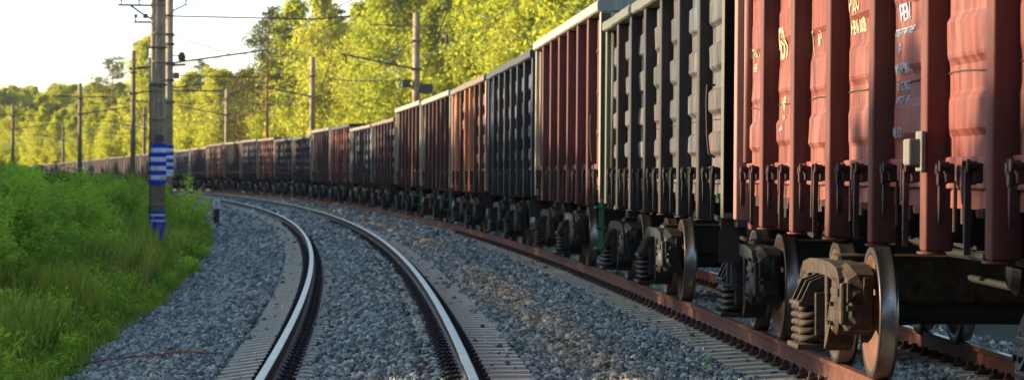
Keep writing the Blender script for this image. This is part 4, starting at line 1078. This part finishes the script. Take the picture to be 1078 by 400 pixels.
# shrubs on the bank
def shrub_mesh(seed, h, w, leaf, count, mat):
    rr = random.Random(seed); st = MB(); lf = MB(); cl = []
    for k in range(26):
        a = rr.uniform(0, 6.28); sp = rr.uniform(.15, 1.) ** .8 * w; hh = h * rr.uniform(.55, 1.) * (1 - .35 * (sp / w) ** 2)
        b0 = Vector((math.cos(a) * sp * .15, math.sin(a) * sp * .15, -.15)); e = Vector((math.cos(a) * sp, math.sin(a) * sp, hh)); m_ = b0.lerp(e, .5) + Vector((0, 0, hh * .12))
        st.tube([b0, m_, e], [.018, .012, .004], 5)
        for q in (.35, .55, .72, .86, .96, 1.03):
            cl.append((b0.lerp(m_, q * 2) if q < .5 else m_.lerp(e, (q - .5) * 2), .135 * h * (1.2 - q * .65)))
    per = count // len(cl)
    for (c, r) in cl:
        leaf_quads(lf, [c + Vector((rr.gauss(0, .5), rr.gauss(0, .5), rr.gauss(0, .5))) * r for _ in range(int(per * rr.uniform(.4, 1.6)))], leaf, rr, up=.6, asp=.5)
    return st.mesh('stems', 'stem', True), lf.mesh('foliage', mat)
SH = [shrub_mesh(60 + i, 2.7, 1.3, .11, 4200, 'leaf_shrub') for i in range(5)]
SHS = [shrub_mesh(70 + i, 1.0, .6, .07, 2200, 'leaf_shrub') for i in range(3)]
sr = random.Random(21)
def shrub(pr, s, o, sc, label, wide=1., group=None):
    p = P(s, o, 0); r = empty('shrub', (p.x, p.y, gz(None, s, o)), sr.uniform(0, 6.28)); r.scale = (sc * wide, sc * wide, sc); tag(r, label, 'shrub', group)
    link('stems', pr[0], r); link('foliage', pr[1], r)
pl = []; t = 0
while len(pl) < 150 and t < 9000:
    t += 1
    s = 44 + 170 * sr.random() ** 1.25; o = 9.6 + sr.random() ** 1.3 * 22
    p = P(s, o); u = 539 + F_PX * p.x / p.y
    if u < -45: continue
    if s < 95 and o < 9.6 + (95 - s) * .012: continue
    if any((p.x - q[0]) ** 2 + (p.y - q[1]) ** 2 < (1.55 + .004 * s) ** 2 for q in pl): continue
    if s < 99 and abs(u - 165) < 8 + F_PX * 1.25 / s: continue
    pl.append((p.x, p.y))
    edge = min(1., (o - 9.0) / 3.5)
    shrub(sr.choice(SH), s, o, (.60 + .26 * edge) * sr.uniform(.72, 1.16) * (1.12 if u < 42 else 1.), ('leafy shrub at the ' + ('left edge' if u < 45 else 'middle' if u < 110 else 'side by the striped poles' if u < 172 else 'gravel end') + ' of the thicket, ' + ('in its near part' if s < 80 else 'in its far part' if s > 130 else 'halfway along')), sr.uniform(.95, 1.3), 'shrubs of the thicket on the left bank')
shrub(SH[0], 66, 12.6, 1.0, 'tallest leafy shrub at the left edge, reaching up before the far wagons', 1.0)
shrub(SH[1], 101, 10.9, .92, 'full shrub directly left of the thick striped pole', 1.1)
shrub(SH[2], 101, 8.95, .9, 'rounded shrub right beside the foot of the striped poles', 1.1)
for k in range(26):
    shrub(SH[k % 5], 16 + k * 3.1, -7.6 - sr.random() * 2.5, sr.uniform(.7, .95), 'dark shrub on the slope behind the train, glimpsed under the wagons', 1.3, 'shrubs behind the train')
# grass and weeds
def tuft(seed, h, n, mat, w=.012, spread=.12, lean=.35):
    rr = random.Random(seed); mb = MB()
    for k in range(n):
        a = rr.uniform(0, 6.28); b0 = Vector((rr.gauss(0, spread), rr.gauss(0, spread), -.05)); hh = h * rr.uniform(.55, 1.1); l = rr.uniform(.1, lean) * hh
        d = Vector((math.cos(a), math.sin(a), 0)); sd_ = Vector((-d.y, d.x, 0)) * w
        m_ = b0 + d * l * .3 + Vector((0, 0, hh * .55)); e = b0 + d * l + Vector((0, 0, hh))
        mb.add([b0 - sd_, b0 + sd_, m_ + sd_ * .8, m_ - sd_ * .8, e], [(0, 1, 2, 3), (3, 2, 4)])
    return mb.mesh('tuft', mat)
def weed(seed, h, mat, flower=False):
    rr = random.Random(seed); mb = MB()
    for k in range(3):
        b0 = Vector((rr.gauss(0, .05), rr.gauss(0, .05), -.05)); e = b0 + Vector((rr.gauss(0, .08), rr.gauss(0, .08), h * rr.uniform(.7, 1.1)))
        mb.tube([b0, e], [.006, .003], 4)
        leaf_quads(mb, [b0.lerp(e, rr.uniform(.15, 1.)) + Vector((rr.gauss(0, .06), rr.gauss(0, .06), 0)) for _ in range(26)], .07, rr, up=.5, asp=.4)
    return mb.mesh('weed', mat)
GP = [tuft(80, .42, 26, 'leaf_grass', .016, .16), tuft(81, .62, 26, 'leaf_grass', .018, .16, .55), tuft(82, .95, 24, 'leaf_grass', .021, .14, .5), weed(83, .75, 'leaf_shrub'), weed(84, .5, 'leaf_shrub'), tuft(85, 1.0, 9, 'leaf_dry', .006, .15, .3), weed(86, .8, 'leaf_flower')]
pos = []; rot = []; scl = []; idx = []
gr = random.Random(4)
def edge_o(s): return 8.15 + .45 * mnoise.noise(Vector((s * .16, 2, 0))) + .25 * mnoise.noise(Vector((s * .7, 8, 0)))
for k in range(60000):
    s = 20 + 200 * gr.random() ** 1.7; o = edge_o(s) + 13 * gr.random() ** 1.5
    p = P(s, o); u, v = pix(Vector((p.x, p.y, -.6)))
    if u < -30 or v > 440: continue
    if len(pos) > 17000: break
    d = o - edge_o(s); z = ground_z(s, o) if o > 8.7 else ballast_z(o)
    z = max(z, -1.05) + drop(min(s, 360))
    if mnoise.noise(Vector((s * .35, o * .7, 4))) < -.12 and gr.random() < .75 and d > .4: continue
    tall = mnoise.noise(Vector((s * .22, o * .4, 9)))
    r = gr.random()
    if d < .5: i = 0 if r < .6 else 4
    elif tall > .12: i = 2 if r < .75 else (1 if r < .93 else 5)
    else: i = 1 if r < .30 else 3 if r < .58 else 4 if r < .82 else 0 if r < .90 else 5 if r < .985 else 6
    k_ = gr.uniform(.75, 1.25) * (.6 if d < .35 else 1.) * (1 + .002 * s)
    if 70 < s < 98 and abs(u - 165) < 16: k_ *= .5
    pos.append((p.x, p.y, z)); rot.append((gr.gauss(0, .08), gr.gauss(0, .08), gr.uniform(0, 6.28))); scl.append((k_ * 1.1, k_ * 1.1, k_)); idx.append(i)
o = scatter('grass', GP, pos, rot, scl, idx); tag(o, 'tall meadow grass and weeds growing along the gravel on the left', 'grass', kind='stuff')
# arching sedge clumps and tall leafy stalks that stand out of the grass
def sedge(seed):
    rr = random.Random(seed); mb = MB()
    for k in range(70):
        a = rr.gauss(-.6, 1.1); b0 = Vector((rr.gauss(0, .2), rr.gauss(0, .2), -.05)); L = rr.uniform(.8, 1.3); d = Vector((math.cos(a), math.sin(a), 0)); sd_ = Vector((-d.y, d.x, 0)) * .011
        p_ = [b0, b0 + d * L * .10 + Vector((0, 0, L * .5)), b0 + d * L * .30 + Vector((0, 0, L * .86)), b0 + d * L * .58 + Vector((0, 0, L * .93))]
        for q in range(3):
            w0, w1 = (1, .85, .5, .08)[q], (1, .85, .5, .08)[q + 1]; mb.add([p_[q] - sd_ * w0, p_[q] + sd_ * w0, p_[q + 1] + sd_ * w1, p_[q + 1] - sd_ * w1], [(0, 1, 2, 3)])
    return mb.mesh('sedge', 'leaf_grass')
def stalk(seed):
    rr = random.Random(seed); mb = MB(); h = rr.uniform(1.0, 1.35); e = Vector((rr.gauss(0, .08), rr.gauss(0, .08), h)); mb.tube([(0, 0, -.05), e * .5 + Vector((.02, 0, 0)), e], [.008, .006, .003], 5, 0)
    for k in range(34):
        t_ = .2 + .8 * k / 34; a = k * 2.4; d = Vector((math.cos(a), math.sin(a), .35)).normalized(); L = .17 * (1.1 - t_ * .6); p_ = e * t_; s_ = Vector((-d.y, d.x, 0)) * L * .16
        mb.add([p_, p_ + d * L * .5 + s_, p_ + d * L - Vector((0, 0, L * .2)), p_ + d * L * .5 - s_], [(0, 1, 2, 3)], 1)
    return mb.mesh('stalk', ['leaf_dry', 'leaf_shrub'] if seed % 3 else ['leaf_dry', 'leaf_flower'])
SG = [sedge(90 + i) for i in range(3)]; ST = [stalk(93 + i) for i in range(5)]
for k, (s, o_) in enumerate(((46, 9.3), (49, 9.5), (51, 9.1), (53, 9.8), (55, 9.2), (47, 10.1), (58, 9.7), (50, 10.3), (63, 9.6), (44, 9.8))):
    o = link('sedge_clump', SG[k % 3]); o.location = P(s, o_, ground_z(s, o_)); o.rotation_euler = (0, 0, sr.uniform(-.5, .5)); q_ = sr.uniform(.85, 1.15); o.scale = (q_,) * 3; tag(o, 'pale green arching sedge clump standing out of the grass on the left bank', 'grass clump', 'arching sedge clumps on the left bank')
for k in range(34):
    s = 31 + 26 * sr.random(); o_ = 8.9 + sr.random() * 2.2
    o = link('tall_weed', ST[k % 5]); o.location = P(s, o_, ground_z(s, o_)); o.rotation_euler = (sr.gauss(0, .08), sr.gauss(0, .08), sr.uniform(0, 6.28)); q_ = sr.uniform(.7, 1.1); o.scale = (q_,) * 3; tag(o, 'tall single leafy stalk rising out of the grass at the lower left', 'weed', 'tall leafy stalks at the lower left')
# a few weeds in the ballast
for (s, o_, k_, lb) in ((26.5, 1.55, .28, 'small weed growing in the gravel between the tracks, near the bottom'), (31., 1.2, .2, 'tiny weed tuft in the gravel near the ends of the sleepers'), (203, 2.2, 1.0, 'green weed between the tracks, left of the far wheels'), (188, 2.3, .9, 'green weed between the tracks under the far wagons'), (92, 1.9, .3, 'low weed between the tracks by the middle wagons')):
    o = link('weed', GP[4] if k_ > .5 else GP[3]); o.location = P(s, o_, ballast_z(o_)); o.scale = (k_ * 1.3, k_ * 1.3, k_); tag(o, lb, 'weed')

# evening haze between the camera and the far wood
m = bpy.data.materials.new('haze'); m.use_nodes = True; nt = m.node_tree; nt.nodes.clear()
ho = N(nt, 'ShaderNodeOutputMaterial'); hv = N(nt, 'ShaderNodeVolumePrincipled'); hv.inputs['Color'].default_value = (1, .96, .86, 1); hv.inputs['Density'].default_value = .00009; hv.inputs['Anisotropy'].default_value = .35
nt.links.new(hv.outputs[0], ho.inputs['Volume'])
hz = MB(); hz.box(-3200, 3200, -900, 4700, -8, 75); ho_ = link('haze', hz.mesh('haze', m)); tag(ho_, kind='stuff'); ho_['label'] = 'thin warm evening haze in front of the far wood'
